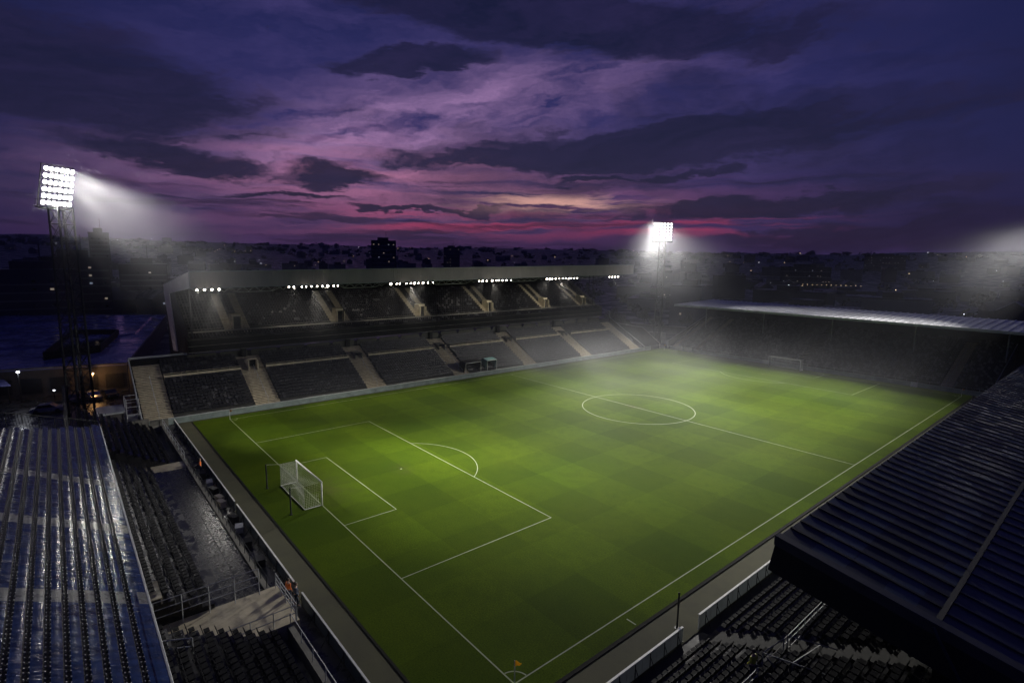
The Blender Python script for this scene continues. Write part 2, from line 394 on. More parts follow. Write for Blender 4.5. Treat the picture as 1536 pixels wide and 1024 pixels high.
for sgn, y0 in ((1,0),(-1,PL)):
    for hw, dp in ((20.16,16.5),(9.16,5.5)):
        ln(cx-hw, y0+sgn*e, cx-hw, y0+sgn*dp); ln(cx+hw, y0+sgn*e, cx+hw, y0+sgn*dp); ln(cx-hw+e, y0+sgn*(dp-e), cx+hw-e, y0+sgn*(dp-e))
    a = math.acos(5.5/9.15)
    arc(cx, y0+sgn*11, 9.15, (PI/2-a)*sgn, (PI/2+a)*sgn, 40)
    q.disc((cx, y0+sgn*11, LZ), (0,0,1), .13)
    ln(PW+.5, y0+sgn*10, PW+1.3, y0+sgn*10)
for x0, y0, a0 in ((0,0,0),(PW,0,PI/2),(PW,PL,PI),(0,PL,-PI/2)): arc(x0, y0, 1.0, a0+.07, a0+PI/2-.07, 14)
for i, f in enumerate(q.f):   # every marking faces up
    a, b_, c_ = (Vector(q.v[k]) for k in f[:3])
    if (b_-a).cross(c_-a).z < 0: q.f[i] = tuple(reversed(f))
tag(q.build('pitch_line_markings', M['line']), kind='structure')

# ------------------------------------------------------------------ goals, poles, flags
translucent(M['flag_yellow'], .3); M['flag_yellow'].node_tree.nodes['Translucent BSDF'].inputs[0].default_value = (.95,.65,.05,1)
def goal(y0, s, label):
    th = thing('football_goal', label, 'goal', (cx, y0, 0), 0, 'football goals')
    for sx in (-1, 1):
        q = MB(); q.tube((cx+sx*3.72, y0, 0), (cx+sx*3.72, y0, 2.5), .075 if s > 0 else .10, 10); q.build('goal_post', M['paint_white'], th, True)
    q = MB(); q.tube((cx-3.795, y0, 2.5), (cx+3.795, y0, 2.5), .075 if s > 0 else .10, 10); q.build('crossbar', M['paint_white'], th, True)
    q = MB(); yb = y0-s*1.75
    for a, b_ in (((cx-3.72,y0,.04),(cx-3.72,yb,.04)),((cx-3.72,yb,.04),(cx+3.72,yb,.04)),((cx+3.72,yb,.04),(cx+3.72,y0,.04))): q.tube(a, b_, .04, 6)
    q.build('ground_frame', M['paint_white'], th)
    q = MB(); r = .007; yt = y0-s*1.75
    def sag(u, w): return -.16*math.sin(PI*u)*math.sin(PI*w)
    nx, nz, nd = 42, 14, 10
    bk = lambda i, k: (cx-3.72+7.44*i/nx, yt+s*.28*math.sin(PI*k/nz)*math.sin(PI*i/nx), .04+2.42*k/nz)
    tp = lambda i, k: (cx-3.72+7.44*i/nx, y0+(yt-y0)*k/nd, 2.48+sag(i/nx, k/nd))
    sd = lambda sx, i, k: (cx+sx*(3.72-.08*math.sin(PI*i/nd)*math.sin(PI*k/nz)), y0+(yt-y0)*i/nd, .04+2.42*k/nz)
    for i in range(nx+1):
        q.path([bk(i,k) for k in range(0,nz+1,2)], r, 3); q.path([tp(i,k) for k in range(0,nd+1,2)], r, 3)
    for k in range(nz+1): q.path([bk(i,k) for i in range(0,nx+1,3)], r, 3)
    for k in range(nd+1): q.path([tp(i,k) for i in range(0,nx+1,3)], r, 3)
    for sx in (-1,1):
        for i in range(nd+1): q.path([sd(sx,i,k) for k in range(0,nz+1,2)], r, 3)
        for k in range(nz+1): q.path([sd(sx,i,k) for i in range(0,nd+1,2)], r, 3)
    q.build('net', M['net'], th)
    return th
goal(0, 1, 'white football goal with box net on the goal line at left')
goal(PL, -1, 'small white goal in front of the far end stand')
for sx, lb in ((-1, 'black net support pole behind the left goal, nearer the long two tier stand'), (1, 'black net support pole in front of the left goal net, nearer the camera')):
    p = thing('net_support_pole', lb, 'pole', (cx+sx*3.9, -3.15, 0), 0, 'net support poles behind the left goal')
    q = MB(); q.tube((cx+sx*3.9,-3.15,0),(cx+sx*3.9,-3.15,2.75),.075,8); q.tube((cx+sx*3.9,-3.15,0),(cx+sx*3.9,-3.15,.06),.16,10); q.build('pole', M['steel_dark'], p)
    q = MB(); q.tube((cx+sx*3.9,-3.15,2.7),(cx+sx*3.72,-1.75,2.48),.012,4); q.build('net_rope', M['net'], p)
def flag(x, y, m, lb, dirv):
    p = thing('corner_flag', lb, 'corner flag', (x,y,0), 0, 'corner flags of the pitch')
    q = MB(); q.tube((x,y,0),(x,y,1.55),.028,6); q.build('flag_pole', M['paint_white'], p)
    q = MB(); d = Vector(dirv).normalized(); nrm = Vector((-d.y,d.x,0)); n = 5; vs = []
    for i in range(n+1):
        w = .05*math.sin(i*1.3); u_ = i/n; o = Vector((x,y,0))+d*(.03+.36*u_)+nrm*w; tpz = 1.54-.12*u_; btz = 1.16+.18*u_
        vs += [o+Vector((0,0,tpz)), o+Vector((0,0,btz))]
    q.add(vs, [(2*i,2*i+1,2*i+3,2*i+2) for i in range(n)]); q.add([v+nrm*.012 for v in vs], [(2*i+2,2*i+3,2*i+1,2*i) for i in range(n)])
    q.build('flag', m, p)
flag(0,0,M['flag_orange'],'orange corner flag below the long two tier stand at left',(.5,.9,0))
flag(PW,0,M['flag_yellow'],'yellow corner flag at the bottom of the photo',(.75,.66,0))
flag(PW,PL,M['flag_orange'],'orange corner flag by the navy roof at far right',(.6,.3,0))
flag(0,PL,M['flag_yellow'],'yellow corner flag at the far corner between the two lit stands',(.7,.5,0))

# ------------------------------------------------------------------ seats
SEATS = []      # (x, y, z, facing angle)
def seat_geo(q, x, y, z, a, mi=0):
    ca, sa = math.cos(a), math.sin(a)
    def P(u, v, w): return (x+u*ca-v*sa, y+u*sa+v*ca, z+w)     # u = forward (towards the pitch)
    vs = [P(*k) for k in ((-.06,-.21,.40),(-.06,.21,.40),(-.16,.20,.82),(-.16,-.20,.82),(-.11,-.21,.40),(-.11,.21,.40),(-.21,.20,.82),(-.21,-.20,.82),
                           (-.04,-.2,.44),(-.04,.2,.44),(.26,-.2,.47),(.26,.2,.47),(-.04,-.2,.38),(-.04,.2,.38),(.26,-.2,.41),(.26,.2,.41))]
    q.add(vs, [(0,1,2,3),(7,6,5,4),(3,2,6,7),(0,3,7,4),(2,1,5,6),(8,10,11,9),(10,14,15,11),(8,12,14,10),(9,11,15,13)], mi)

# ------------------------------------------------------------------ main stand (two tiers)
SH_R = lambda p: (p[0], p[1], p[2]+.0162*(p[1]+2.7))
SH_U = lambda p: (p[0], p[1], p[2]+.0060*(p[1]+2.7))
Y0, Y1 = -10.9, 108.6; UY0 = -2.7; UY1 = 103.0
stand = thing('main_stand', 'long two tier grandstand with pale fascia roof beyond the far touchline', 'grandstand', (-2.5, 49, 0))
def stepped(x0, z0, dx, dz, n, back_z):
    """profile of a terrace rising away from x0 in the direction of dx"""
    pr = [(x0, back_z), (x0, z0)]
    for i in range(n):
        pr.append((x0+dx*(i+1), z0+dz*i))
        if i < n-1: pr.append((x0+dx*(i+1), z0+dz*(i+1)))
    pr.append((x0+dx*n, back_z)); return pr
LX, LZ0, LDX, LDZ, LN = -3.3, .85, -.72, .385, 17
q = MB(); q.prism(stepped(LX, LZ0, LDX, LDZ, LN, -.05), 'y', Y0, Y1); q.build('lower_terrace', M['terrace'], stand)
AIS = [4.7+19.65*k for k in range(5)]           # aisles, 4 m wide
def stair(x0, z0, dx, dz, n, ya, yb, tf=None, par=stand, axis='y', m='concrete_stair'):
    q = MB(tf); sg = 1 if dx > 0 else -1; pr = []; N = n
    # treads pale, risers darker with their shade put into the colour: one welded flight
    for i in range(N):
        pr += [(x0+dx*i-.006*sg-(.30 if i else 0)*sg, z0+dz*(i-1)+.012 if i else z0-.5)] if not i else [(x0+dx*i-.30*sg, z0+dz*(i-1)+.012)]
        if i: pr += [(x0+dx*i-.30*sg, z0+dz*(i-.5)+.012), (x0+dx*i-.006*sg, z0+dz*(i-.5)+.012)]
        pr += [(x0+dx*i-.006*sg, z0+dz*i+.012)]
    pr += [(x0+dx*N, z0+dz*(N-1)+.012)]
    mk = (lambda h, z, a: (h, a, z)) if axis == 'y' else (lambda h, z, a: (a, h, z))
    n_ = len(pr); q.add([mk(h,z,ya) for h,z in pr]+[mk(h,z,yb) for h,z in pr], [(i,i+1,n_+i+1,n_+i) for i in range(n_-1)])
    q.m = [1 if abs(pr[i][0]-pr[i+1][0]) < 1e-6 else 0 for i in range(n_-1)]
    return q.build('stair', [M[m], M['riser_shade']], par)
lower_aisles = [(-10.6, -6.9)] + [(a, a+3.9) for a in AIS] + [(103.6, 107.6)]
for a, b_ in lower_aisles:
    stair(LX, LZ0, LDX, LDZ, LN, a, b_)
    m_ = (a+b_)/2; q = MB(); pts = [(LX+LDX*i, m_, LZ0+LDZ*i+.95) for i in (0, 4, 8, 11)]
    q.path(pts, .035, 5)
    for i in (0, 2, 4, 6, 8, 10): q.tube((LX+LDX*i-.1, m_, LZ0+LDZ*i-.2), (LX+LDX*i-.1, m_, LZ0+LDZ*i+1.0), .025, 4)
    q.build('handrail', M['galv'], stand)
# portals through the lower tier: the first one tall, the rest low stair heads
for k, a in enumerate(AIS):
    q = MB(); c0 = a+1.95; i = 12; xa = LX+LDX*i; zb = LZ0+LDZ*(i-1); hh = 1.75 if k == 0 else 1.05; hw = .75
    for s in (-1, 1): q.box(xa-2.3, xa+.7, c0+s*hw-.07, c0+s*hw+.07, zb-.3, zb+hh)
    q.box(xa-2.3, xa-.2, c0-hw-.08, c0+hw+.08, zb+hh+.005, zb+hh+.15)
    v = q.build('vomitory', M['concrete_stair' if k == 0 else 'concrete'], stand)
    q = MB(); q.box(xa-2.2, xa-.45, c0-hw+.08, c0+hw-.08, zb-.25, zb+hh-.01); q.build('opening_shade', M['groove'], v)  # black block painted in for the shade inside the passage
# mid barrier rails along the lower tier
blocks = [(-6.9, AIS[0])] + [(AIS[k]+3.9, AIS[k+1]) for k in range(4)] + [(AIS[4]+3.9, 103.6)]
for k, (a, b_) in enumerate(blocks):
    i = 11; xr = LX+LDX*i+.1; zr = LZ0+LDZ*i
    q = MB(); q.box(xr-.05, xr+.03, a+.1, b_-.1, zr+.42, zr+.74); q.path([(xr,a+.1,zr+1.0),(xr,b_-.1,zr+1.0)], .03, 5)
    y = a+.1
    while y < b_: q.tube((xr,y,zr-.3),(xr,y,zr+1.0),.025,4); y += 2.4
    q.build('barrier_rail', M['concrete_stair'], stand)
for i in range(LN):
    for a, b_ in blocks:
        y = a+.35
        while y < b_-.2:
            if i not in (11,): SEATS.append((LX+LDX*(i+1)+.24, y, LZ0+LDZ*i, 0.0, 'm'))
            y += .52
# back wall of the lower tier and balcony front
XB = LX+LDX*LN
q = MB(); q.box(XB-.4, XB, Y0, Y1, -.05, 8.0)
q.build('rear_wall', M['dark_clad'], stand)
q = MB(SH_U)
for y in [UY0+5.1*k for k in range(21)]: q.box(XB+.003, XB+.10, y, y+4.4, 6.9, 8.15)
q.build('rear_glazing', mat('dull_olive_panel', (.05,.05,.035), .6, var=.5, scale=.3), stand)
q = MB(SH_U)
for y in [UY0+.2+19.65*k for k in range(5)]:
    q = MB(SH_U); q.box(XB+.02, XB+.6, y+8.2, y+9.0, 6.6, 8.7); q.build('column', M['dark_clad'], stand)
UX, UZ, UDX, UDZ = -14.1, 10.6, -.78, .33
q = MB(SH_U); q.prism([(-13.9,8.6),(-13.9,10.75),(-14.1,10.75),(-14.1,UZ),(-16.4,UZ+.6),(-16.4,8.9)], 'y', UY0, UY1); q.build('balcony_front', M['black_clad'], stand)
q = MB(SH_U); q.box(-13.88,-13.80,UY0,UY1,8.62,8.74); q.box(-13.885,-13.84,UY0,UY1,9.7,9.78); q.path([(-13.85,UY0,10.8),(-13.85,UY1,10.8)],.03,5); q.build('balcony_trim', M['concrete'], stand)
# upper terrace: three front rows, a walkway rail, then the main bank
VX, VZ, VDX, VDZ, VN = -16.4, 11.35, -.76, .45, 15
q = MB(SH_U); q.prism(stepped(UX, UZ, UDX, UDZ*.9, 3, 9.0), 'y', UY0+.3, UY1-.02); q.prism(stepped(VX-.002, VZ, VDX, VDZ, VN, 8.95), 'y', UY0+.3, UY1-.02); q.build('upper_terrace', M['terrace'], stand)
UA = [3.75+19.45*k for k in range(5)]+[96.6]
for a in UA:
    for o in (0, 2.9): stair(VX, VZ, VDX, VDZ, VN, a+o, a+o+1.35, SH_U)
    q = MB(SH_U); c0 = a+2.12; i = 2; xa = VX+VDX*i; zb = VZ+VDZ*i
    for s in (-1, 1): q.box(xa-1.9, xa+.8, c0+s*.72-.06, c0+s*.72+.06, zb-.6, zb+1.75)
    q.box(xa-1.9, xa+.1, c0-.78, c0+.78, zb+1.755, zb+2.25)
    v = q.build('vomitory', M['concrete_stair'], stand)
    q = MB(SH_U); q.box(xa-1.8, xa-.1, c0-.65, c0+.65, zb-.5, zb+1.74); q.build('opening_shade', M['groove'], v)  # solid black fill stands for the unlit upper passage
q = MB(SH_U); xr = VX+.15
q.box(xr-.05, xr+.03, UY0+.4, UY1-.4, VZ+.35, VZ+.62); q.path([(xr,UY0+.4,VZ+.9),(xr,UY1-.4,VZ+.9)],.028,5)
q.build('barrier_rail', M['concrete'], stand)
ub = []; p0 = UY0+.6
for a in UA: ub.append((p0, a)); ub.append((a+1.5, a+2.75) if False else (a+4.3, a+4.3)); p0 = a+4.3
ub.append((p0, UY1-.3))
for i in range(VN):
    for a, b_ in ub:
        y = a+.3
        while y < b_-.2: SEATS.append((VX+VDX*(i+1)+.24, y, VZ+VDZ*i+.006*(y+2.7), 0.0, 'm')); y += .52
    if i > 6:
        for a in UA:
            for y in (a+1.75, a+2.27): SEATS.append((VX+VDX*(i+1)+.24, y+.1, VZ+VDZ*i+.006*(y+2.7), 0.0, 'm'))
for i in range(3):
    y = UY0+.7
    while y < UY1-.4: SEATS.append((UX+UDX*(i+1)+.26, y, UZ+UDZ*.9*i+.006*(y+2.7), 0.0, 'm')); y += .52
XT = VX+VDX*VN
# roof: fascia box, sheets, soffit, end cladding, trusses
RY1 = 109.2
q = MB(SH_R)
q.box(-8.25, -8.05, UY0, RY1, 19.85, 22.35)
n = int((RY1-UY0)/.42)
for k in range(n): y = UY0+.05+.42*k; q.prism([(-8.05,19.87),(-7.99,19.87),(-7.99,22.33),(-8.05,22.33)], 'y', y, y+.20)
q.build('roof_fascia', M['cladding'], stand)
q = MB(SH_R); q.box(-8.36,-7.92,UY0-.1,RY1+.1,22.351,22.50); q.box(-8.30,-7.97,UY0-.1,RY1+.1,19.74,19.849); q.build('fascia_trim', M['board_white'], stand)
q = MB(SH_R); q.prism([(-8.25,22.25),(-34.2,19.1),(-34.2,18.9),(-8.25,22.05)], 'y', UY0, RY1); q.build('roof_sheet', M['fascia_grey'], stand)
q = MB(SH_R); q.prism([(-8.26,20.9),(-34.1,18.2),(-34.1,18.0),(-8.26,20.7)], 'y', UY0+.1, RY1-.1); q.build('soffit', M['soffit'], stand)
q = MB(SH_R); q.poly([(-8.05,UY0,19.85),(-8.05,UY0,22.4),(-34.6,UY0,19.3),(-34.6,UY0,17.5),(-30,UY0,17.8)], (0,-.16,0))
q.poly([(-28.6,UY0-.002,17.86),(-34.6,UY0-.002,17.49),(-28.6,UY0-.002,7.2),(-24.2,UY0-.002,7.6)], (0,-.16,0))
for i in range(24):
    x = -9-.95*i; zt = 22.3-.1185*(-8.05-x)*-1*-1; q.box(x-.05,x+.05,UY0-.2,UY0-.16,19.9-.09*(-8.05-x)+.05,22.28-.1185*(-8.05-x))
q.build('end_cladding', M['cladding_side'], stand)
q = MB(SH_R); q.poly([(-8.05,RY1,19.85),(-8.05,RY1,22.4),(-34.6,RY1,19.3),(-34.6,RY1,17.6)], (0,.16,0)); q.build('end_cladding', M['cladding_side'], stand)
q = MB(SH_U)
q.poly([(-13.9,UY0+.15,8.6),(-13.9,UY0+.15,12.2),(-24.3,UY0+.15,18.6),(-28.6,UY0+.15,18.2),(-24.3,UY0+.15,7.6)], (0,-.12,0))
q.poly([(-28.6,UY0+.15,18.2),(-34.4,UY0+.15,17.6),(-34.4,UY0+.15,-.05),(-15.94,UY0+.15,-.05),(-15.94,UY0+.15,7.6),(-24.3,UY0+.15,7.6)], (0,-.12,0))
q.build('end_wall', M['dark_clad'], stand)
q = MB(SH_R); q.box(XT-.6, XT-.4, UY0+.2, UY1, 8, 19.4); q.build('upper_rear_wall', M['dark_clad'], stand)
q = MB(SH_R)
for x in (-9.4, -10.6): q.path([(x,UY0+.3,19.75),(x,RY1-.4,19.75)], .05, 5); 
k = 0; y = UY0+.4
while y < RY1-2:
    a, b_ = y, y+1.9
    q.tube((-9.4,a,19.75),(-10.0,(a+b_)/2,18.95),.035,4); q.tube((-10.0,(a+b_)/2,18.95),(-9.4,b_,19.75),.035,4)
    q.tube((-10.6,a,19.75),(-10.0,(a+b_)/2,18.95),.035,4); q.tube((-10.0,(a+b_)/2,18.95),(-10.6,b_,19.75),.035,4)
    q.tube((-9.4,a,19.75),(-10.6,a,19.75),.03,4); y += 1.9
for a, b_ in ((3.2,11.5),(21.8,31),(42.3,53),(63.6,73.6),(86,97.5)):
    q.path([(-9.6,a,19.5),(-10.0,a+1.4,18.85),(-10.0,b_-1.4,18.85),(-9.6,b_,19.5)],.07,5)
q.build('roof_truss', M['galv'], stand)
q = MB(SH_R)
for y in (UY0+1, 100.5):
    q.tube((-15.5,y,8.0),(-15.5,y,20.2),.14,6)
q.tube((-24,108.3,7.0),(-24,108.3,19.4),.14,6)
q.build('roof_column', M['steel_dark'], stand)
# lower end walls with pale coping
for y, nm in ((Y0,0),(Y1,1)):
    q = MB(); q.poly([(-2.6,y,-.05),(-2.6,y,1.3),(XB,y,8.35),(XB-.4,y,8.35),(XB-.4,y,-.05)], (0,.14 if nm else -.14,0))
    ew = q.build('side_wall', M['dark_clad'], stand)
    yy = y+(.07 if nm else -.07)
    q = MB(); q.path([(-2.55,yy,0),(-2.55,yy,1.36),(XB,yy,8.42)], .10, 6)
    if not nm: q.box(XB-.2, XB+.1, Y0, UY0, 8.2, 8.5)
    else: q.path([(XB,yy,8.42),(XB,yy,10.4),(XB-2.4,yy,10.4)], .10, 6)
    q.build('coping_rail', M['board_white'], ew)
q = MB(SH_U); q.path([(-14.1,UY1+.1,11.5),(-16.4,UY1+.1,12.3),(-27.8,UY1+.1,18.9)],.07,5); q.poly([(-14.0,UY1,8.7),(-14.0,UY1,11.2),(-16.4,UY1,12.0),(-27.4,UY1,18.6),(-27.4,UY1,8.7)],(0,.1,0)); q.build('side_rail', M['concrete'], stand)

# front wall of the main stand
pw = thing('perimeter_wall', 'pale grey green wall along the front of the long two tier stand', 'wall', (-2.5,49,0))
q = MB()
y = -10.9
while y < 112: q.box(-2.62,-2.5,y+.01,min(112,y+3.0)-.01,-.05,.86); y += 3.0
q.build('wall_panel', M['wall_green'], pw)
q = MB(); q.box(-2.68,-2.44,-10.95,112,.86,.95); q.build('coping', M['board_white'], pw)

# dugouts
def dugout(y0, w, m, lb):
    d = thing('dugout', lb, 'dugout', (-3,y0+w/2,.8), 0, 'team shelters in the long stand')
    q = MB(); 
    prof = [(-5.3,1.4),(-5.3,3.0),(-4.6,3.45),(-3.0,3.1),(-3.0,3.02),(-4.6,3.36),(-5.22,2.95),(-5.22,1.4)]
    q.prism(prof, 'y', y0, y0+w); q.build('canopy', m, d)
    for y in (y0-.05, y0+w):
        q = MB(); q.poly([(-5.3,y,1.3),(-5.3,y,3.0),(-4.6,y,3.47),(-3.0,y,3.12),(-3.6,y,1.0)], (0,.05,0)); q.build('side_panel', m, d)
    q = MB(); q.path([(-2.95,y0,.95),(-2.95,y0,3.1),(-2.95,y0+w,3.1),(-2.95,y0+w,.95)], .05, 5); q.build('frame', M['paint_white'], d)
    q = MB(); q.box(-4.9,-4.4,y0+.2,y0+w-.2,1.75,1.85); q.box(-5.0,-4.9,y0+.2,y0+w-.2,1.85,2.4); q.build('bench', M['seat'], d)
dugout(46.6,4.0,M['dark_clad'],'dark dugout with white frame at the foot of the long stand')
dugout(52.4,2.6,M['teal'],'teal dugout beside the dark one at the foot of the long stand')

# roof floodlights: six rows under the front edge of the roof
housing = MB(); housing.tube((0,0,0),(-.45,0,.16),.27,10,0,.16); housing.tube((-.2,0,.08),(-.2,0,.62),.04,5); housing.tube((.05,0,-.016),(0,0,0),.29,10)
lens = MB(); lens.disc((.055,0,-.02),(1,0,-.36),.16,12); lens.ball((.02,0,-.01),.13,8,6)
hm = housing.mesh('roof_floodlight', M['steel_dark']); lm_ = lens.mesh('lens', M['lamp_roof'])
ORD = ['first','second','third','fourth','fifth','sixth','seventh','eighth','ninth','tenth','eleventh','twelfth']
CL = [(-1.87,1.28,4,'four lamp group, left end of'),(12.26,21.06,10,'bright ten lamp row left under'),(31.85,41.58,10,'ten lamp row mid way under'),
      (53.6,62.96,9,'nine lamp row under'),(74.43,85.51,11,'eleven lamp row under'),(98.37,102.12,4,'four lamp group, far end of')]
first = None; ROOF_SPOTS = []
for a, b_, n, nm in CL:
    for k in range(n):
        y = a+(b_-a)*k/(n-1)+(R.uniform(-.28,.28) if 0 < k < n-1 and n > 4 else 0); z = 19.93+.0130*(y+2)
        lb = 'lit lamp, %s from left in the %s the long roof' % (ORD[k], nm)
        if first is None:
            first = bpy.data.objects.new('roof_floodlight', hm); COL.objects.link(first); local('lens', lm_, first); o = first
        else: o = copy_tree(first)
        o.location = (-7.85, y, z-.35); o.rotation_euler = (0, R.uniform(-.08,.12), R.uniform(-.25,.25)); o.scale = (1,)*3 if n < 5 else (R.choice((.8,.9,1.0,1.35)),)*3; tag(o, lb, 'floodlight', 'floodlights under the long stand roof')
    ROOF_SPOTS.append((a, b_, n))

# ------------------------------------------------------------------ lights
def spot(loc, target, power, angle, blend=.9, size=.4, col=(1.0,.965,.90)):
    l = bpy.data.lights.new('floodlight_beam', 'SPOT'); l.energy = power; l.spot_size = math.radians(angle); l.spot_blend = blend; l.shadow_soft_size = size; l.color = col
    o = bpy.data.objects.new('floodlight_beam', l); COL.objects.link(o); o.location = loc
    o.rotation_euler = (Vector(target)-Vector(loc)).to_track_quat('-Z','Y').to_euler(); return o

def tower(x, y, h, face, cols, rows, sx, sz, wb, wt, lb, beams, glow=420):
    """square lattice mast, head frame and a grid of lamps; face = direction the head looks"""
    th = thing('floodlight_tower', lb, 'floodlight tower', (x,y,0), 0, 'stadium floodlight towers')
    B = Vector((x,y,0)); f = Vector(face).normalized(); s = Vector((-f.y, f.x, 0)).normalized(); hz = h - rows*sz/2
    cr = lambda z, i, j: B + Vector((0,0,z)) + (s*i+Vector((f.x,f.y,0)).normalized()*j)*((wb+(wt-wb)*z/hz)/2)
    for i in (-1,1):
        for j in (-1,1):
            q = MB(); q.tube(cr(0,i,j), cr(hz,i,j), .19, 7, 0, .14); q.tube(cr(0,i,j), cr(.5,i,j), .34, 8); q.build('mast_leg', M['steel_dark'], th)
    q = MB(); n = max(6, int(hz/2.4))
    for k in range(n):
        z0, z1 = hz*k/n, hz*(k+1)/n
        for (i,j),(i2,j2) in (((-1,-1),(1,-1)),((1,-1),(1,1)),((1,1),(-1,1)),((-1,1),(-1,-1))):
            q.tube(cr(z0,i,j), cr(z1,i2,j2), .05, 4); q.tube(cr(z0,i2,j2), cr(z1,i,j), .05, 4); q.tube(cr(z1,i,j), cr(z1,i2,j2), .05, 4)
    q.build('lattice_bracing', M['steel_dark'], th)
    q = MB(); q.tube(cr(0,1,-1)+s*.3, cr(hz,1,-1)+s*.3, .06, 5); q.build('cable_duct', M['steel_dark'], th)
    H = Vector((x,y,h)); fd = Vector((f.x,f.y,-.28)).normalized(); u = s; w = fd.cross(u)*-1
    if w.z < 0: w = -w
    w.normalize()
    q = MB(); w_, hh = cols*sx/2, rows*sz/2
    for k in range(rows+1): zz = -hh+k*sz; q.tube(H+u*-w_+w*zz-fd*.45, H+u*w_+w*zz-fd*.45, .06, 5)
    for k in range(4): xx = -w_+2*w_*k/3; q.tube(H+u*xx-w*(hh+.2)-fd*.5, H+u*xx+w*(hh+.1)-fd*.5, .08, 5)
    q.obox(H-w*(hh+.35)-fd*.4, u*(w_+.2), fd*.7, w*.05)
    q.path([H-u*(w_+.2)-w*(hh-.7)-fd*1.05, H+u*(w_+.2)-w*(hh-.7)-fd*1.05], .03, 4)
    for k in range(8): a_ = H+u*(-w_+2*w_*k/7)-fd*1.05; q.tube(a_-w*(hh+.35), a_-w*(hh-.7), .025, 4)
    q.build('head_frame', M['steel_dark'], th)
    hq = MB(); hq.tube(fd*0, -fd*.42, min(sx,sz)*.36, 10, 0, min(sx,sz)*.2); hm = hq.mesh('lamp', M['galv'])
    lr = min(sx,sz)*(.41 if h > 34.3 else .24); lq = MB(); lq.disc(fd*.012, fd, lr, 14); lq.ball(fd*-.02, lr*.8, 8, 6); lme = lq.mesh('lens', M['lamp_glow' if h > 34.3 else 'lamp_far'])
    for r in range(rows):
        for c_ in range(cols):
            lo = H+u*((c_+.5)*sx-w_)+w*((r+.5)*sz-hh)
            o = bpy.data.objects.new('lamp', hm); COL.objects.link(o); o.parent = th; o.location = lo-B
            l = bpy.data.objects.new('lens', lme); COL.objects.link(l); l.parent = o
    pl = bpy.data.lights.new('halo_light','POINT'); pl.energy = glow; pl.color = (1,.965,.92); pl.shadow_soft_size = 2.2; po = bpy.data.objects.new('halo_light', pl); COL.objects.link(po); po.location = H+fd*.3  # extra point light added to bloom a halo round the head
    for k, (tg, pw_, ang) in enumerate(beams):
        a_, b_ = ((k % 3)-1)*w_*.8, ((k//3) % 3-1)*hh*.8
        spot(H+u*a_+w*b_+fd*.5, tg, pw_, ang, .8, .7 if pw_ < 2e5 else 1.8)
    return th
tower(-16.0,-17.4,34.6,(60,40,0),6,6,.72,.98,2.3,2.0,'tall lattice floodlight tower with bright lamps at the left edge',[((14,5,0),60e3,20),((24,13,0),80e3,19),((32,10,0),80e3,20),((36,20,0),90e3,20),((28,22,0),90e3,19),((44,16,0),130e3,24),((52,20,0),190e3,26),((40,28,0),120e3,22),((54,32,0),190e3,24),((32,36,0),80e3,18),((47,-12,2),14e3,28)])
tower(-5.9,119.6,34.0,(45,-62,0),6,6,.92,.92,1.9,1.7,'slender floodlight tower at the far corner between the stands',[((3,108,0),24e3,48),((16,100,0),60e3,40),((32,92,0),75e3,40),((20,78,0),75e3,40),((32,64,0),140e3,52),((54,78,0),270e3,44),((44,42,0),430e3,38),((40,123,13),50e3,46),((18,42,0),230e3,30),((36,24,0),230e3,24)], 120)
tower(80.5,127.5,34.0,(-45,-62,0),6,6,.92,.92,1.9,1.7,'floodlight tower beyond the right edge behind the far end stand',[((58,94,0),50e3,34),((38,96,0),50e3,40),((46,80,0),55e3,36),((46,62,0),175e3,40),((28,84,0),110e3,50),((40,42,0),380e3,34),((34,113,2),60e3,22),((42,114,10),40e3,52)], 60)
for a, b_, n in ROOF_SPOTS:
    k = 2 if n < 6 else 3
    for i in range(k):
        y = a+(b_-a)*(i+.5)/k; out = (i == 1)
        spot((-8.6, y, 19.1+.013*(y+2)), (2+R.uniform(-1,2), y+R.uniform(-3,3), 0) if out else (-22+R.uniform(-2,2), y+R.uniform(-1.5,2.5), 11.5), (3600 if out else 750)*n/k, 62 if out else 66, 1.0, .22, (1.0,.92,.78))

    for i in range(2):
        gl = bpy.data.lights.new('halo_light','POINT'); gl.energy = 28; gl.color = (1,.9,.75); gl.shadow_soft_size = .6; go_ = bpy.data.objects.new('halo_light', gl); COL.objects.link(go_); go_.location = (-7.6, a+(b_-a)*(.3+.4*i), 19.2+.013*(a+2))  # added point lights, a halo round each roof lamp row
# the first group also throws its light along the lower left stand: its mirror image glints on the wet roof
for k in range(4): spot((-7.7, -1.87+1.05*k, 19.5), (61,-18.6,9), 1300, 17, 1.0, .2, (1.0,.96,.90))
for y in (-1.6,.2,1.2): spot((-7.7, y, 19.5), (38.5,-10.2,.9), 700, 15, 1.0, .25, (1.0,.96,.90))

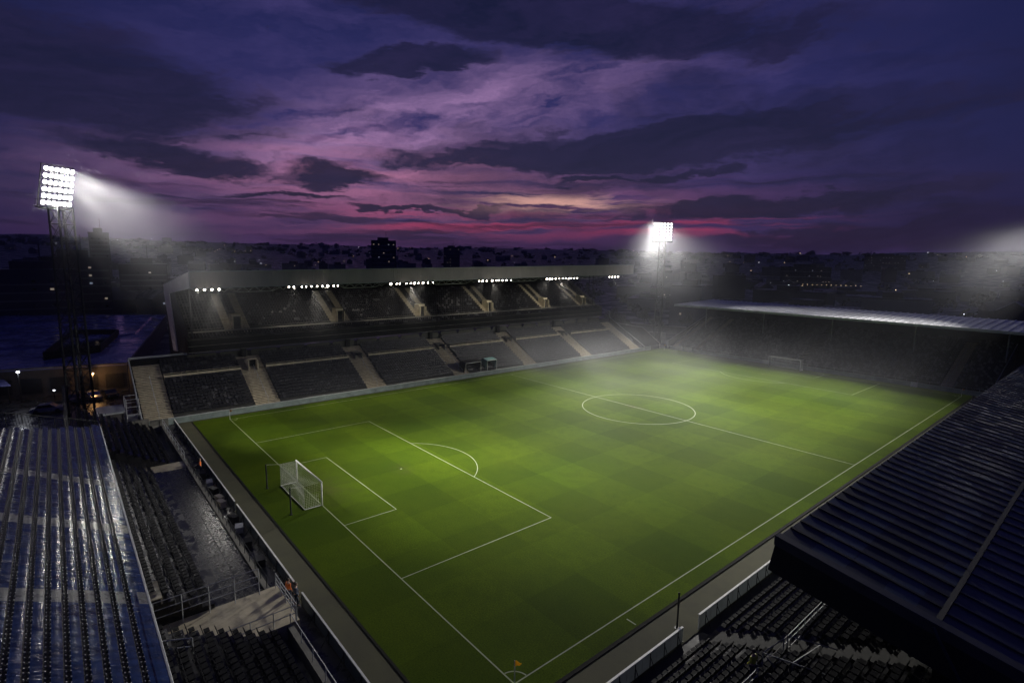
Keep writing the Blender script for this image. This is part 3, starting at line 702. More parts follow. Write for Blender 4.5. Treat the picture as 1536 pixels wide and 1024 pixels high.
# ------------------------------------------------------------------ far end stand (behind the far goal)
es = thing('end_stand', 'single tier stand with silver sheet roof behind the far goal', 'grandstand', (35,118,0))
EX0, EX1 = -1.0, 72.0; FY, FZ, FDY, FDZ, FN = 118.6, .75, .82, .31, 25
q = MB(); q.prism(stepped(FY, FZ, FDY, FDZ, FN, -.05), 'x', EX0, EX1); q.build('terrace', M['terrace'], es)
faisles = [(.2,1.9),(6.9,8.6),(35.2,36.8),(63.6,65.6)]
for a, b_ in faisles:
    if a > 20 and a < 50: continue
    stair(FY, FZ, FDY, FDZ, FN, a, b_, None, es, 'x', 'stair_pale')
    q = MB(); q.path([((a+b_)/2, FY+FDY*i, FZ+FDZ*i+.9) for i in (0,6,12,18)], .035, 5)
    for i in range(0,19,3): q.tube(((a+b_)/2, FY+FDY*i+.1, FZ+FDZ*i-.2), ((a+b_)/2, FY+FDY*i+.1, FZ+FDZ*i+.92), .025, 4)
    q.build('handrail', M['galv'], es)
for i in range(FN):
    for a, b_ in ((2.0,6.8),(8.7,35.1),(36.9,63.5),(65.7,71.7)):
        x = a+.3
        while x < b_-.2: SEATS.append((x, FY+FDY*(i+1)-.26, FZ+FDZ*i, -PI/2, 'f')); x += .52
q = MB(); q.box(EX0, EX1+6, FY+FDY*FN, FY+FDY*FN+.3, -.05, 13.2); q.build('rear_wall', M['dark_clad'], es)
for x, s in ((EX0, -1), (EX1, 1)):
    q = MB(); q.poly([(x,118.2,-.05),(x,118.2,2.1),(x,129.4,5.6),(x,139.1,8.6),(x,139.1,-.05)], (s*.14,0,0)); w_ = q.build('side_wall', M['dark_clad'], es)
    q = MB(); q.path([(x+s*.07,118.15,0),(x+s*.07,118.15,2.3 if s<0 else 2.6),(x+s*.07,129.4,5.75),(x+s*.07,139.1,8.75)], .09, 6); q.build('coping_rail', M['galv'], w_)
q = MB(); RX0, RX1 = .6, 79.0; zf = 13.05; zr = 13.75
n = int((RX1-RX0)/1.5)
q.prism([(117.9,zf),(139.6,zr),(139.6,zr-.16),(117.9,zf-.16)], 'x', RX0, RX1)
for k in range(n+1):
    x = RX0+.02+1.5*k; q.prism([(117.92,zf+.002),(139.6,zr+.002),(139.6,zr+.15),(117.92,zf+.15)], 'x', x, x+.22)
q.build('roof_sheet', M['roof_silver'], es)
q = MB(); q.box(RX0-.05, RX1+.05, 117.78, 117.899, zf-.42, zf+.12); q.build('roof_fascia', M['board_white'], es)
q = MB(); q.prism([(117.92,zf-.17),(139.5,zr-.17),(139.5,zr-.9),(117.92,zf-.5)], 'x', RX0+.1, RX1-.1); q.build('soffit', M['soffit'], es)
for x in (3.0, 20.5, 38, 55.5, 71.5):
    q = MB(); q.tube((x,131.5,4.2),(x,131.5,13.0),.13,8); q.build('roof_column', M['galv'], es)
eb = thing('perimeter_wall', 'grey barrier wall with rail along the foot of the far end stand', 'wall', (35,117.8,0))
q = MB(); x = .0
while x < 72: q.box(x+.01, min(72,x+2.98), 117.72, 117.82, -.05, .82); x += 3
q.build('wall_panel', M['wall_green'], eb)
q = MB(); q.box(0,72,117.69,117.85,.82,.90); q.path([(8,118.05,1.35),(72,118.05,1.35)],.03,5)
x = 8
while x < 72: q.tube((x,118.05,0),(x,118.05,1.35),.03,5); x += 2
q.build('rail', M['board_white'], eb)
for k, (a, b_) in enumerate(((2.0,4.3),(4.7,7.2))):
    bd = thing('advertising_board', ('blank white board at the left foot of the far end stand', 'second blank white board, right of the first, by the far stand stair')[k], 'board', (a,117.5,0), 0, 'white boards at the far corner')
    q = MB(); q.box(a,b_,117.52,117.58,.12,1.3); q.build('panel', M['paint_white'], bd)
    q = MB()
    for x in (a+.2,b_-.2): q.tube((x,117.61,0),(x,117.61,1.25),.04,5); q.tube((x,117.61,1.0),(x,117.95-.3,0),.03,5)
    q.build('support_frame', M['steel_dark'], bd)
fb = thing('notice_frame', 'small pale folding frame by the far barrier near the right corner', 'sign', (59.6,117.2,0))
q = MB(); q.obox((59.6,117.1,.55),(.45,0,0),(0,.03,0),(0,.12,.5)); q.obox((59.6,117.45,.55),(.45,0,0),(0,.03,0),(0,-.12,.5)); q.build('panel', M['galv'], fb)
q = MB(); q.path([(59.1,116.95,0),(59.1,117.25,1.12),(59.1,117.6,0)],.03,5); q.path([(60.1,116.95,0),(60.1,117.25,1.12),(60.1,117.6,0)],.03,5); q.build('frame', M['paint_white'], fb)

# low corner enclosure between the two stands
ce = thing('corner_wall', 'low dark corner enclosure with pale coping right of the long stand', 'wall', (-8,114,0))
q = MB(); q.poly([(-2.5,112.1,-.05),(-2.5,116.2,-.05),(-2.5,116.2,1.2),(-2.5,112.1,.9)],(-.15,0,0)); q.poly([(-2.7,116.4,-.05),(-2.7,116.4,1.3),(-9,116.4,5.4),(-20,116.4,5.9),(-20,116.4,-.05)],(0,.15,0)); q.build('wall_panel', M['dark_clad'], ce)
q = MB(); q.path([(-2.6,116.45,0),(-2.6,116.45,1.4),(-9,116.45,5.5),(-20,116.45,6.0)],.09,6); q.build('coping', M['cladding'], ce)

# ------------------------------------------------------------------ near left stand (wet blue roof over a wet terrace)
ls = thing('end_stand', 'near stand at lower left with wet blue ribbed roof over a wet terrace', 'grandstand', (35,-9,0))
TDY, TDZ, TN = -.76, .40, 9; TY, TZ = -11.6, .95
def lterr(x0, x1, y, z, n): 
    q = MB(); q.prism(stepped(y, z, TDY, TDZ, n, -.05), 'x', x0, x1); q.build('terrace', M['terrace_wet'], ls)
    for i in range(n):
        x = x0+.4
        while x < x1-.25:
            if i > 0 or y > -11: SEATS.append((x, y+TDY*(i+1)+.26, z+TDZ*i, PI/2, 'l'))
            x += .52
lterr(1.2, 18.0, -10.0, .75, 11); lterr(20.4, 50.6, TY, TZ, TN); lterr(55.5, 74.0, -9.6, .6, 11)
q = MB(); q.box(18.0,20.4,-18.3,-8.9,-.05,.9); q.build('platform', M['platform'], ls)
q = MB(); q.box(50.6,55.5,-16.9,-8.3,-.05,1.02)
q.build('platform', M['platform'], ls)
q = MB(); q.box(48.2,50.59,-17.0,-15.3,.2,3.0); q.build('landing', M['platform'], ls)
q = MB(); q.box(20.4,50.6,-11.6,-9.12,-.05,.88); wk = q.build('walkway', M['walk_wet'], ls)
q = MB(); q.box(20.4,50.6,-10.37,-10.33,.87,.886)
for k in range(14): q.box(21.5+2.15*k,21.53+2.15*k,-11.58,-9.14,.87,.887)
for k in range(5): q.box(24+5.6*k,24.5+5.6*k,-9.42,-9.2,.87,.89)
q.build('slab_joint', M['groove'], wk)
q = MB(); q.box(1.2,50.6,-9.12,-8.75,-.05,1.0); q.box(55.5,74,-9.12,-8.75,-.05,.9); q.build('parapet', M['concrete'], ls)
q = MB(); q.box(.9,74,-19.4,-19.1,-.05,8.2); q.build('rear_wall', M['dark_clad'], ls)
q = MB(); 
for a, b_ in ((-8.2,-10.4),(-10.5,-12.7),(-12.8,-15),(-15.1,-17.3)): q.box(.9,1.19,b_,a,-.05,1.9+(.0 if a > -10 else .35))
q.build('side_wall', M['concrete'], ls)
def rail(pts, zs, par, name='railing', m='galv', r=.03, step=1.6):
    """horizontal rails at heights zs over base points, with posts"""
    q = MB()
    for z in zs: q.path([(p[0],p[1],p[2]+z) for p in pts], r, 5)
    for a, b_ in zip(pts[:-1], pts[1:]):
        a = Vector(a); b_ = Vector(b_); n = max(1, round((b_-a).length/step))
        for k in range(n+1): p = a+(b_-a)*k/n; q.tube(p, p+Vector((0,0,max(zs))), r*1.15, 5)
    return q.build(name, M[m], par)
rail([(51.0,-15.9,1.02),(51.0,-9.6,1.02)], (.9,1.45,2.0), ls, step=1.6)
rail([(50.9,-8.45,1.02),(55.4,-8.45,1.02)], (.45,.8,1.15), ls, step=1.1)
rail([(55.35,-8.5,1.02),(55.35,-15.5,1.02)], (.5,1.05), ls, step=1.5)
rail([(57.9,-17.1,3.97),(57.9,-14.8,3.2)], (.5,1.0), ls, step=1.1)
rail([(1.4,-8.93,1.0),(18.0,-8.93,1.0)], (.5,1.0), ls, step=2.0)
rail([(20.4,-8.93,1.0),(50.4,-8.93,1.0)], (.45,.9), ls, 'railing', 'steel_dark', step=1.5)
rail([(55.6,-8.93,.9),(73.8,-8.93,.9)], (.9,), ls, 'railing', 'galv', step=2.0)
for i in (2,4,6,8):
    for x in (22+i*.4, 29.5, 37+i*.3, 44.5):
        y = TY+TDY*i-.1; z = TZ+TDZ*i; q = MB(); q.path([(x,y,z-.1),(x,y,z+1.05),(x+2.4,y,z+1.05),(x+2.4,y,z-.1)],.03,5); q.path([(x,y,z+.55),(x+2.4,y,z+.55)],.025,5); q.build('crush_barrier', M['steel_dark'], ls)
# the roof: long sheets between black gutters, falling towards the pitch
RS = .46; RF = -16.75; rz = lambda y, d=0.0: 7.95+RS*(RF-y)+d
RXA, RXB = 23.6, 74.0
q = MB(); ya_, yb_ = RF+.02, -23.2; q.poly([(RXA,ya_,rz(ya_)-.12),(RXB,ya_,rz(ya_)-.12),(RXB,yb_,rz(yb_)-.12),(RXA+8,yb_,rz(yb_)-.12)], (0,0,-.28))
nst = 11; pit_ = .575; gw = .235
bolts = MB()
nrm = Vector((0,RS,1)).normalized(); dn = Vector((0,-1,RS)).normalized()
for k in range(nst):
    ya = RF-.62-pit_*k
    for off in (.0, .17):
        x = RXA+.4+(RF-ya)*1.22
        while x < RXB-1:
            yy = ya-.02-off*.8; bolts.obox((x+R.uniform(-.04,.04), yy, rz(yy)+.02), (.035,0,0), dn*.022, nrm*.04); x += .34
g0 = q.build('roof_gutter', M['groove'], ls)
bolts.build('bolt', M['bolt'], g0)
strips = []
xs = [RXA, 41.0, 42.2, 49.5, 50.7, 58.4, 59.6, RXB]
for k in range(-1, nst):
    if k < 0: ya, yb = RF+.06, RF-.62
    else: ya, yb = RF-.62-pit_*k-gw, RF-.62-pit_*(k+1)
    qq = MB(); xst = []; n = 5
    for j in range(7):
        xa, xb = xs[j]+((RF-ya)*1.22+.35*math.sin(k*2.1) if j == 0 else 0.0), xs[j+1]; L = max(1, int((xb-xa)/1.2))
        xst += [(xa+(xb-xa)*a/L, j) for a in range(L)]
    xst.append((RXB, 6)); rows = []; fs = []; ms = []
    for a, (x, j) in enumerate(xst):
        wob = .006*math.sin(a*2.3+k)+.012*mnoise.noise(Vector((x*.8,k*1.7,0)))
        for b_ in range(n+1):
            u = b_/n; y = ya+(yb-ya)*u; rows.append(Vector((x, y, rz(y)))+nrm*(.012+(.016+wob)*math.sin(PI*u)))
    for a in range(len(xst)-1):
        for b_ in range(n):
            fs.append((a*(n+1)+b_, a*(n+1)+b_+1, (a+1)*(n+1)+b_+1, (a+1)*(n+1)+b_)); ms.append(1 if xst[a][1] in (1,3,5) and (k >= 0 or b_ < 3) else 0)
    qq.add(rows, fs); qq.m = ms
    qq.build('roof_sheet', [M['roof_blue'], M['roof_strip']], ls, True)
q = MB(); q.path([(RXA,RF+.10,7.93),(RXB,RF+.10,7.93)],.045,6); q.path([(RXA,RF+.02,8.25),(RXB,RF+.02,8.25)],.02,5)
x = RXA
while x < RXB: q.tube((x,RF+.06,7.9),(x,RF+.02,8.25),.015,4); x += 2.2
q.build('gutter_rail', M['galv'], ls)
q = MB(); q.box(RXA,RXB,RF-.1,RF+.04,7.2,7.86); q.build('roof_fascia', M['groove'], ls)
q = MB()
for x in (24.5,32,40,48,56,64): q.tube((x,-17.2,.5),(x,-17.2,7.5),.12,8)
q.build('roof_column', M['steel_dark'], ls)
q = MB(); ex_ = lambda y: 23.3+(-16.9-y)*.55
q.path([(ex_(y),y,8.5+.43*(-16.9-y)) for y in (-16.9,-20.3,-25.5)],.03,5)
for k in range(9): y = -16.9-1.05*k; q.tube((ex_(y),y,7.0+.43*(-16.9-y)),(ex_(y),y,8.5+.43*(-16.9-y)),.03,5)
for k in range(42): y = -16.9-.2*k; q.tube((ex_(y),y,7.2+.43*(-16.9-y)),(ex_(y),y-.15,8.45+.43*(-16.9-y)),.02,3)
q.poly([(ex_(-16.9),-16.9,6.4),(ex_(-25.5),-25.5,10.0),(ex_(-25.5)+6,-25.5,10.4),(RXA,-16.9,7.0)],(0,0,-.2))
q.build('roof_end_railing', M['steel_dark'], ls)

# pitchside boards of the near left stand, seen from behind
def boards(x0, x1, lb, m, tf=None):
    b0 = thing('advertising_board', lb, 'board', (x0,-7.15,0), 0, 'pitchside boards of the lower left stand')
    q = MB(); x = x0
    while x < x1-.1: q.box(x+.01, min(x1, x+2.45), -7.19, -7.13, .02, .98); x += 2.47
    q.build('panel', m, b0)
    q = MB(); q.box(x0,x1,-7.22,-7.10,.98,1.05); q.build('top_rail', M['paint_white'], b0)
    q = MB(); x = x0+.2
    while x < x1: q.tube((x,-7.26,0),(x,-7.26,.98),.035,5); q.tube((x,-7.26,.8),(x,-7.75,.02),.025,5); x += 2.47
    q.tube((x0,-7.26,.12),(x1,-7.26,.12),.03,5); q.build('support_frame', M['steel_dark'], b0)
boards(-1.2, 33.6, 'long run of pitchside boards seen from behind, beyond the gap left of the goal', M['board_blue'])
boards(34.4, 50.9, 'short run of pitchside boards between the gap and the orange steward', M['board_blue'])
boards(52.6, 74, 'pitchside boards below the concrete platform at lower left', M['board_blue'])
sheet('gangway', 1.0, 74, -8.75, -7.2, -.008, M['asphalt'])
# equipment left along the gangway
def crate(x, y, w, d, h, rz, m, lb):
    c_ = thing('equipment_case', lb, 'case', (x,y,0), rz, 'equipment cases in the gangway')
    q = MB(); q.box(-w/2,w/2,-d/2,d/2,.06,h*.72); local('body', q.mesh('body', m), c_)
    q = MB(); q.box(-w/2-.01,w/2+.01,-d/2-.01,d/2+.01,h*.725,h); q.box(-.12,.12,d/2+.012,d/2+.05,h*.55,h*.62); local('lid', q.mesh('lid', m), c_)
    q = MB()
    for sx in (-1,1):
        for sy in (-1,1): q.tube((sx*w*.4,sy*d*.36-.03,.05),(sx*w*.4,sy*d*.36+.03,.05),.05,8)
    local('wheel', q.mesh('wheel', M['rubber']), c_)
cs = [(22.6,'black case beside the first orange steward'),(26.0,'grey topped case after the first orange steward'),(28.2,'third case along the wet gangway'),(30.4,'pale lidded case halfway along the gangway'),(31.9,'second pale lidded case next to its twin'),(36.2,'black case just past the board gap'),(38.3,'grey case two along from the board gap'),(41.4,'black case in the middle of the short board run'),(45.2,'black case toward the concrete platform')]
for i, (x, lb) in enumerate(cs):
    crate(x, -7.95+R.uniform(-.1,.1), R.uniform(.8,1.25), R.uniform(.5,.65), R.uniform(.55,.95), R.uniform(-.3,.3), M[('black','galv','steel_dark','concrete_stair','concrete_stair','black','galv','black','steel_dark')[i]], lb+' behind the boards')

# ------------------------------------------------------------------ near right stand (navy roof)
ns_ = thing('side_stand', 'near stand at lower right under a dark navy ribbed roof', 'grandstand', (73,50,0))
NX, NZ, NDX, NDZ, NN = 73.3, .5, .78, .37, 15
AY = (14.9, 16.6)
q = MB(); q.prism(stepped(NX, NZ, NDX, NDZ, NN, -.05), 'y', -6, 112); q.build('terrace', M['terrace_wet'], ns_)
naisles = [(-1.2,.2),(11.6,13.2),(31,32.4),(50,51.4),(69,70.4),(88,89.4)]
for a, b_ in naisles: stair(NX, NZ, NDX, NDZ, NN, a, b_, None, ns_, 'y', 'stair_shaded')
for i in range(NN):
    p0 = -5.8
    for a, b_ in naisles+[(112,112)]:
        y = p0+.3
        while y < min(a, 30)-.2: SEATS.append((NX+NDX*(i+1)-.26, y, NZ+NDZ*i, PI, 'r')); y += .52
        p0 = b_
rail([(78.5,10.9,2.6),(78.5,17.5,2.6)], (.5,1.0,1.4), ns_, 'railing', 'rail_grey', step=.9)
rail([(78.6,-2,2.6),(78.6,7.6,2.6)], (.5,1.0,1.4), ns_, 'railing', 'rail_grey', step=.9)
q = MB()
P4 = [(78.2,8.95),(80.45,10.55),(81.4,12.7),(78.55,10.65)]
P4 = [(78.25,8.9),(81.2,9.9),(81.4,12.6),(78.5,11.4)]
for z in (2.9,4.0):
    q.path([(x,y,z) for x,y in P4]+[(P4[0][0],P4[0][1],z)], .035, 5)
for (x,y) in P4: q.tube((x,y,2.2),(x,y,4.0),.04,5)
q.tube((P4[0][0],P4[0][1],4.0),(79.2,9.3,2.9),.03,5); q.tube((P4[2][0],P4[2][1],4.0),((P4[1][0]+P4[2][0])/2,11.2,2.9),.03,5)
q.tube((79.6,9.4,4),(79.6,9.4,2.9),.03,5); q.tube((80.0,12.0,4),(80.0,12.0,2.9),.03,5); q.tube((79.6,9.4,4.0),(80.0,12.0,4.0),.03,5)
q.build('railing', M['rail_grey'], ns_)
q = MB(); q.box(77.9,78.45,-2,17.4,2.3,2.62); q.build('cross_wall', M['concrete'], ns_)
EA, ER, GY, GE = 77.85, -.168, 10.2, 112.5
rz2 = lambda x, d=0.0: 10.0+ER*(x-EA)+d
XS, XE = 85.0, 108.0
q = MB(); q.prism([(EA,rz2(EA)),(XE,rz2(XE)),(XE,rz2(XE)-.25),(EA,rz2(EA)-.25)], 'y', GY+.3, GE); q.build('roof_deck', M['groove'], ns_)
def ribbed(name, x_st, y0, y1, pitch, rib_w, rib_h, mats, chance, par):
    q = MB(); prof = []; y = y0
    while y < y1-pitch: prof += [(y,rib_h,0),(y+rib_w,rib_h,0),(y+rib_w+.01,.03,1),(y+pitch-.01,.03,2)]; y += pitch
    n = len(prof); vs = [(x,p[0],rz2(x,p[1])) for x in x_st for p in prof]
    fs = []; ms = []
    for j in range(len(x_st)-1):
        for i in range(n-1):
            fs.append((j*n+i,(j+1)*n+i,(j+1)*n+i+1,j*n+i+1)); ms.append((1 if R.random() > chance[j] else 2) if i % 4 == 2 else 0)
    q.add(vs, fs); q.m = ms; return q.build(name, mats, par)
ribbed('roof_sheet', [EA-.02, 79.3, 79.36, 81.0, 81.06, 82.7, 82.76, 84.1, XS-.1], GY+.5, GE, 1.32, .17, .10, [M['groove'], M['roof_navy'], M['roof_navy2']], [.25,0,.6,0,.25,0,.6,.2], ns_)
ribbed('rear_roof_sheet', [XS+.15, 90, 96, 102, XE], GY+.2, GE, 1.32, .12, .12, [M['roof_navy'], mat('navy_rear_sheet', (.045,.050,.085), var=.3, scale=.15, wet=(.3,.55), metal=.2), M['roof_navy2']], [0,0,0,0], ns_)
q = MB(); q.prism([(XS-.1,rz2(XS)),(XS+.14,rz2(XS)),(XS+.14,rz2(XS,.11)),(XS-.1,rz2(XS,.11))], 'y', GY+.3, GE); q.build('roof_seam', M['groove'], ns_)
q = MB(); q.prism([(EA-.1,rz2(EA,.10)),(XE,rz2(XE,.10)),(XE,rz2(XE,-.36)),(EA-.1,rz2(EA,-.36))], 'y', GY, GY+.295); 
q.prism([(EA-.06,rz2(EA,.11)),(XE,rz2(XE,.11)),(XE,rz2(XE,.22)),(EA-.06,rz2(EA,.22))], 'y', GY-.05, GY+.5); q.build('gable_trim', M['fascia_grey'], ns_)
q = MB(); q.prism([(EA-.32,rz2(EA,-1.95)),(EA-.06,rz2(EA,-.365)),(XE,rz2(XE,-.365)),(XE,rz2(XE,-2.0))], 'y', GY+.04, GY+.28); q.build('gable_wall', M['groove'], ns_)
q = MB(); q.prism([(EA-.32,rz2(EA,-1.95)),(EA-.22,rz2(EA,-1.95)),(EA+.0,rz2(EA,-.01)),(EA-.1,rz2(EA,-.01))], 'y', GY+.3, GE); q.build('roof_fascia', M['fascia_grey'], ns_)
q = MB(); q.prism([(EA-.2,rz2(EA,-1.9)),(XE,rz2(XE,-1.95)),(XE,rz2(XE,-2.05)),(EA-.2,rz2(EA,-2.0))], 'y', GY+.3, GE); q.build('soffit', M['groove'], ns_)
q = MB(); q.path([(85.0,GY-.2,rz2(85,.1)),(85.25,GY-.3,8.5),(86.6,GY-.3,6.3)],.07,7); q.build('downpipe', M['roof_navy'], ns_)
q = MB(); q.box(NX+NDX*NN,NX+NDX*NN+.3,GY+1,112,-.05,6.8); q.build('rear_wall', M['dark_clad'], ns_)
for k, (a, b_) in enumerate(((-4,10.9),(12.9,60))):
    b0 = thing('advertising_board', ('white pitchside board run at the bottom edge, left of the gap','white pitchside board run between the gap and the navy roof')[k], 'board', (72.2,a,0), 0, 'white boards in front of the lower right stand')
    q = MB(); y = a
    while y < b_-.05: q.box(72.17,72.25,y+.012,min(b_,y+1.5)-.012,.02,1.12); y += 1.5
    q.build('panel', M['board_white'], b0)
    q = MB(); q.box(72.14,72.28,a,b_,1.12,1.18); q.build('top_rail', M['paint_white'], b0)
    q = MB(); y = a+.75
    while y < b_: q.tube((72.3,y,0),(72.3,y,1.1),.03,5); q.tube((72.3,y,.9),(72.75,y,.0),.025,5); y += 1.5
    q.tube((72.3,a,.12),(72.3,b_,.12),.03,5); q.build('support_frame', M['steel_dark'], b0)
gp = tag(MB().build('gate_post', M['steel_dark']), 'thin dark post standing in the gap between the white boards', 'post')
q = MB(); q.tube((71.2,11.9,0),(71.2,11.9,2.6),.06,8); q.tube((71.2,11.9,0),(71.2,11.9,.05),.2,10); q.ball((71.2,11.9,2.62),.08,8,5); gp.data = q.mesh('gate_post', M['steel_dark'])

# ------------------------------------------------------------------ seats: the 300 that show largest as objects, the rest as one
def visible_near(s):
    x, y, z, a, w = s; u, v, d = px((x,y,z+.6))
    if not (4 < u < 1532 and 4 < v < 1020): return None
    if w == 'l':
        if u < 145+(v-640)*.2995+6 or v < 640: return None
    elif w == 'r':
        if y > GY+.5 and v < 853+(u-1150)*.634 and u > 1150: return None
        if u > 1150 and v < 853+(u-1150)*.634+6: return None
        if y > 30: return None
    else: return None
    return d
near = []; rest = []
for s in SEATS:
    d = visible_near(s)
    if d is None: rest.append(s)
    else: near.append((d, s))
near.sort(key=lambda k: k[0]); rest += [s for _, s in near[300:]]; near = [s for _, s in near[:300]]
sq_ = MB(); seat_geo(sq_, 0, 0, 0, 0); sm_ = sq_.mesh('stadium_seat', M['seat'])
for s in near:
    o = bpy.data.objects.new('stadium_seat', sm_); COL.objects.link(o); o.location = s[:3]; o.rotation_euler = (0,0,s[3])
    if s[4] == 'l': tag(o, 'black tip-up seat in the wet rows by the concrete platform at lower left', 'seat', 'black seats of the lower left stand')
    else: tag(o, 'black tip-up seat in the dark rows behind the white boards at lower right', 'seat', 'black seats of the lower right stand')
q = MB()
for s in rest: seat_geo(q, s[0], s[1], s[2], s[3]+R.uniform(-.03,.03), 2 if s[4] in 'lr' else ((0 if R.random() < .65 else 3) if s[4] == 'f' else ((2 if s[2] > 9.5 else 0) if R.random() < .88 else (0 if s[2] > 9.5 else 1))))  # upper tier gets darker plastic for its shade, scattered paler seats are painted glints
tag(q.build('stadium_seats', [M['seat_far'], M['seat_highlight'], M['seat'], M['seat_glint']]), 'black tip-up seats filling the rows of all the stands', 'seats', None, 'stuff')

# ------------------------------------------------------------------ people
def person(x, y, z, rz, jacket, lb, pose=0):
    """one continuous skinned body; jacket, trousers and hair are its children"""
    def skinned(name, pts, edges, m, par, sub=1):
        me = bpy.data.meshes.new(name); me.from_pydata([p[:3] for p in pts], edges, []); me.materials.append(m)
        o = bpy.data.objects.new(name, me); COL.objects.link(o)
        if par is not None: o.parent = par
        md = o.modifiers.new('skin', 'SKIN')
        if not me.skin_vertices:
            bmv = None
        for i, p in enumerate(pts):
            sv = me.skin_vertices[0].data[i]; sv.radius = (p[3], p[4] if len(p) > 4 else p[3]); sv.use_root = (i == 0)
        sd = o.modifiers.new('sub', 'SUBSURF'); sd.levels = sub; sd.render_levels = sub
        return o
    import bmesh
    sw = .08 if pose else .02
    J = [(0,0,.96,.15,.11),(0,0,1.12,.14,.10),(0,0,1.34,.17,.11),(0,0,1.46,.10,.08),(0,.01,1.53,.055),(0,.03,1.62,.085,.095),(0,.02,1.72,.08,.09),(0,.0,1.77,.05)]
    E_ = [(0,1),(1,2),(2,3),(3,4),(4,5),(5,6),(6,7)]
    J.append((0,.125,1.63,.018)); E_.append((5,8))                  # nose
    for s in (-1,1):
        b = len(J); fw_ = .12 if pose else .04
        J += [(s*.19,0,1.42,.06),(s*.25,-.02,1.15,.045),(s*.26,.06+fw_,.93,.034),(s*.26,.08+fw_,.85,.03,.016)]
        E_ += [(3,b),(b,b+1),(b+1,b+2),(b+2,b+3)]
        for k in range(4):
            c_ = len(J); fx = s*.26+(k-1.5)*.018; L = (.070,.082,.076,.06)[k]
            J += [(fx,.09+fw_,.81,.009),(fx,.10+fw_,.81-L*.6,.008),(fx-s*.008,.115+fw_,.81-L,.007)]; E_ += [(b+3,c_),(c_,c_+1),(c_+1,c_+2)]
        c_ = len(J); J += [(s*.26-s*.03,.12+fw_,.85,.009),(s*.26-s*.04,.14+fw_,.81,.008)]; E_ += [(b+3,c_),(c_,c_+1)]
        b = len(J); J += [(s*.10,0,.90,.095),(s*.11,.03+s*sw,.50,.06),(s*.11,-.01+s*sw*1.2,.09,.042),(s*.12,.16+s*sw*1.2,.04,.04,.03)]
        E_ += [(0,b),(b,b+1),(b+1,b+2),(b+2,b+3)]
    body = bpy.data.objects.new('person', None)
    me = bpy.data.meshes.new('person'); me.from_pydata([p[:3] for p in J], E_, []); me.materials.append(M['skin'])
    bm = bmesh.new(); bm.from_mesh(me); bm.verts.layers.skin.verify(); bm.to_mesh(me); bm.free()
    body = bpy.data.objects.new('person', me); COL.objects.link(body)
    def setup(o, pts):
        for i, p in enumerate(pts):
            sv = o.data.skin_vertices[0].data[i]; sv.radius = (p[3], p[4] if len(p) > 4 else p[3]); sv.use_root = (i == 0)
        o.modifiers.new('skin', 'SKIN'); sd = o.modifiers.new('sub', 'SUBSURF'); sd.levels = 1; sd.render_levels = 1
    setup(body, J)
    def cloth(name, pts, edges, m):
        me = bpy.data.meshes.new(name); me.from_pydata([p[:3] for p in pts], [], []) if not edges else me.from_pydata([p[:3] for p in pts], edges, [])
        me.materials.append(m); bm = bmesh.new(); bm.from_mesh(me); bm.verts.layers.skin.verify(); bm.to_mesh(me); bm.free()
        o = bpy.data.objects.new(name, me); COL.objects.link(o); o.parent = body; setup(o, pts)
    jp = [(0,0,.90,.18,.13),(0,0,1.12,.175,.13),(0,0,1.34,.20,.14),(0,0,1.45,.13,.10)]; je = [(0,1),(1,2),(2,3)]
    for s in (-1,1):
        b = len(jp); fw_ = .12 if pose else .04; jp += [(s*.19,0,1.42,.085),(s*.25,-.02,1.15,.068),(s*.26,.05+fw_,.95,.055)]; je += [(3,b),(b,b+1),(b+1,b+2)]
    cloth('jacket', jp, je, jacket)
    tp = [(0,0,.93,.165,.125)]; te = []
    for s in (-1,1):
        b = len(tp); tp += [(s*.10,0,.86,.11),(s*.11,.03+s*sw,.50,.08),(s*.11,-.01+s*sw*1.2,.12,.062)]; te += [(0,b),(b,b+1),(b+1,b+2)]
    cloth('trousers', tp, te, M['navy'])
    q = MB(); q.ball((0,.0,1.71),.112,10,6,0,(.92,1.0,1.0)); local('hair', q.mesh('hair', M['hair'], True), body, (0,-.018,.02))
    q = MB()
    for s in (-1,1):
        q.ball((s*.11,.04,.035),.075,8,5,0,(.75,1.7,.6))
    local('shoes', q.mesh('shoes', M['black']), body)
    q = MB()
    for s in (-1,1): q.ball((s*.032,.112,1.665),.012,6,4)
    local('eyes', q.mesh('eyes', M['black']), body)
    body.location = (x,y,z); body.rotation_euler = (0,0,rz); tag(body, lb, 'person', 'people around the pitch'); return body
person(51.5,-7.75,0,.3,M['orange'],'steward in orange jacket in the board gap beside the concrete platform')
person(52.35,-7.5,0,-.4,M['navy'],'person in dark clothes beside the orange steward at the board gap',1)
person(20.9,-7.85,0,-.2,M['orange'],'steward in orange jacket behind the boards near the far end of the gangway')
person(78.05,8.2,2.62,1.4,M['yellow'],'steward in yellow jacket standing by the railed cage at lower right',1)
person(77.6,4.6,2.25,1.5,M['yellow'],'steward in yellow jacket at the bottom edge of the dark rows',0)
person(-3.9,117.4,0,3.6,M['orange'],'tiny steward in orange in the corner gap between the two far stands')

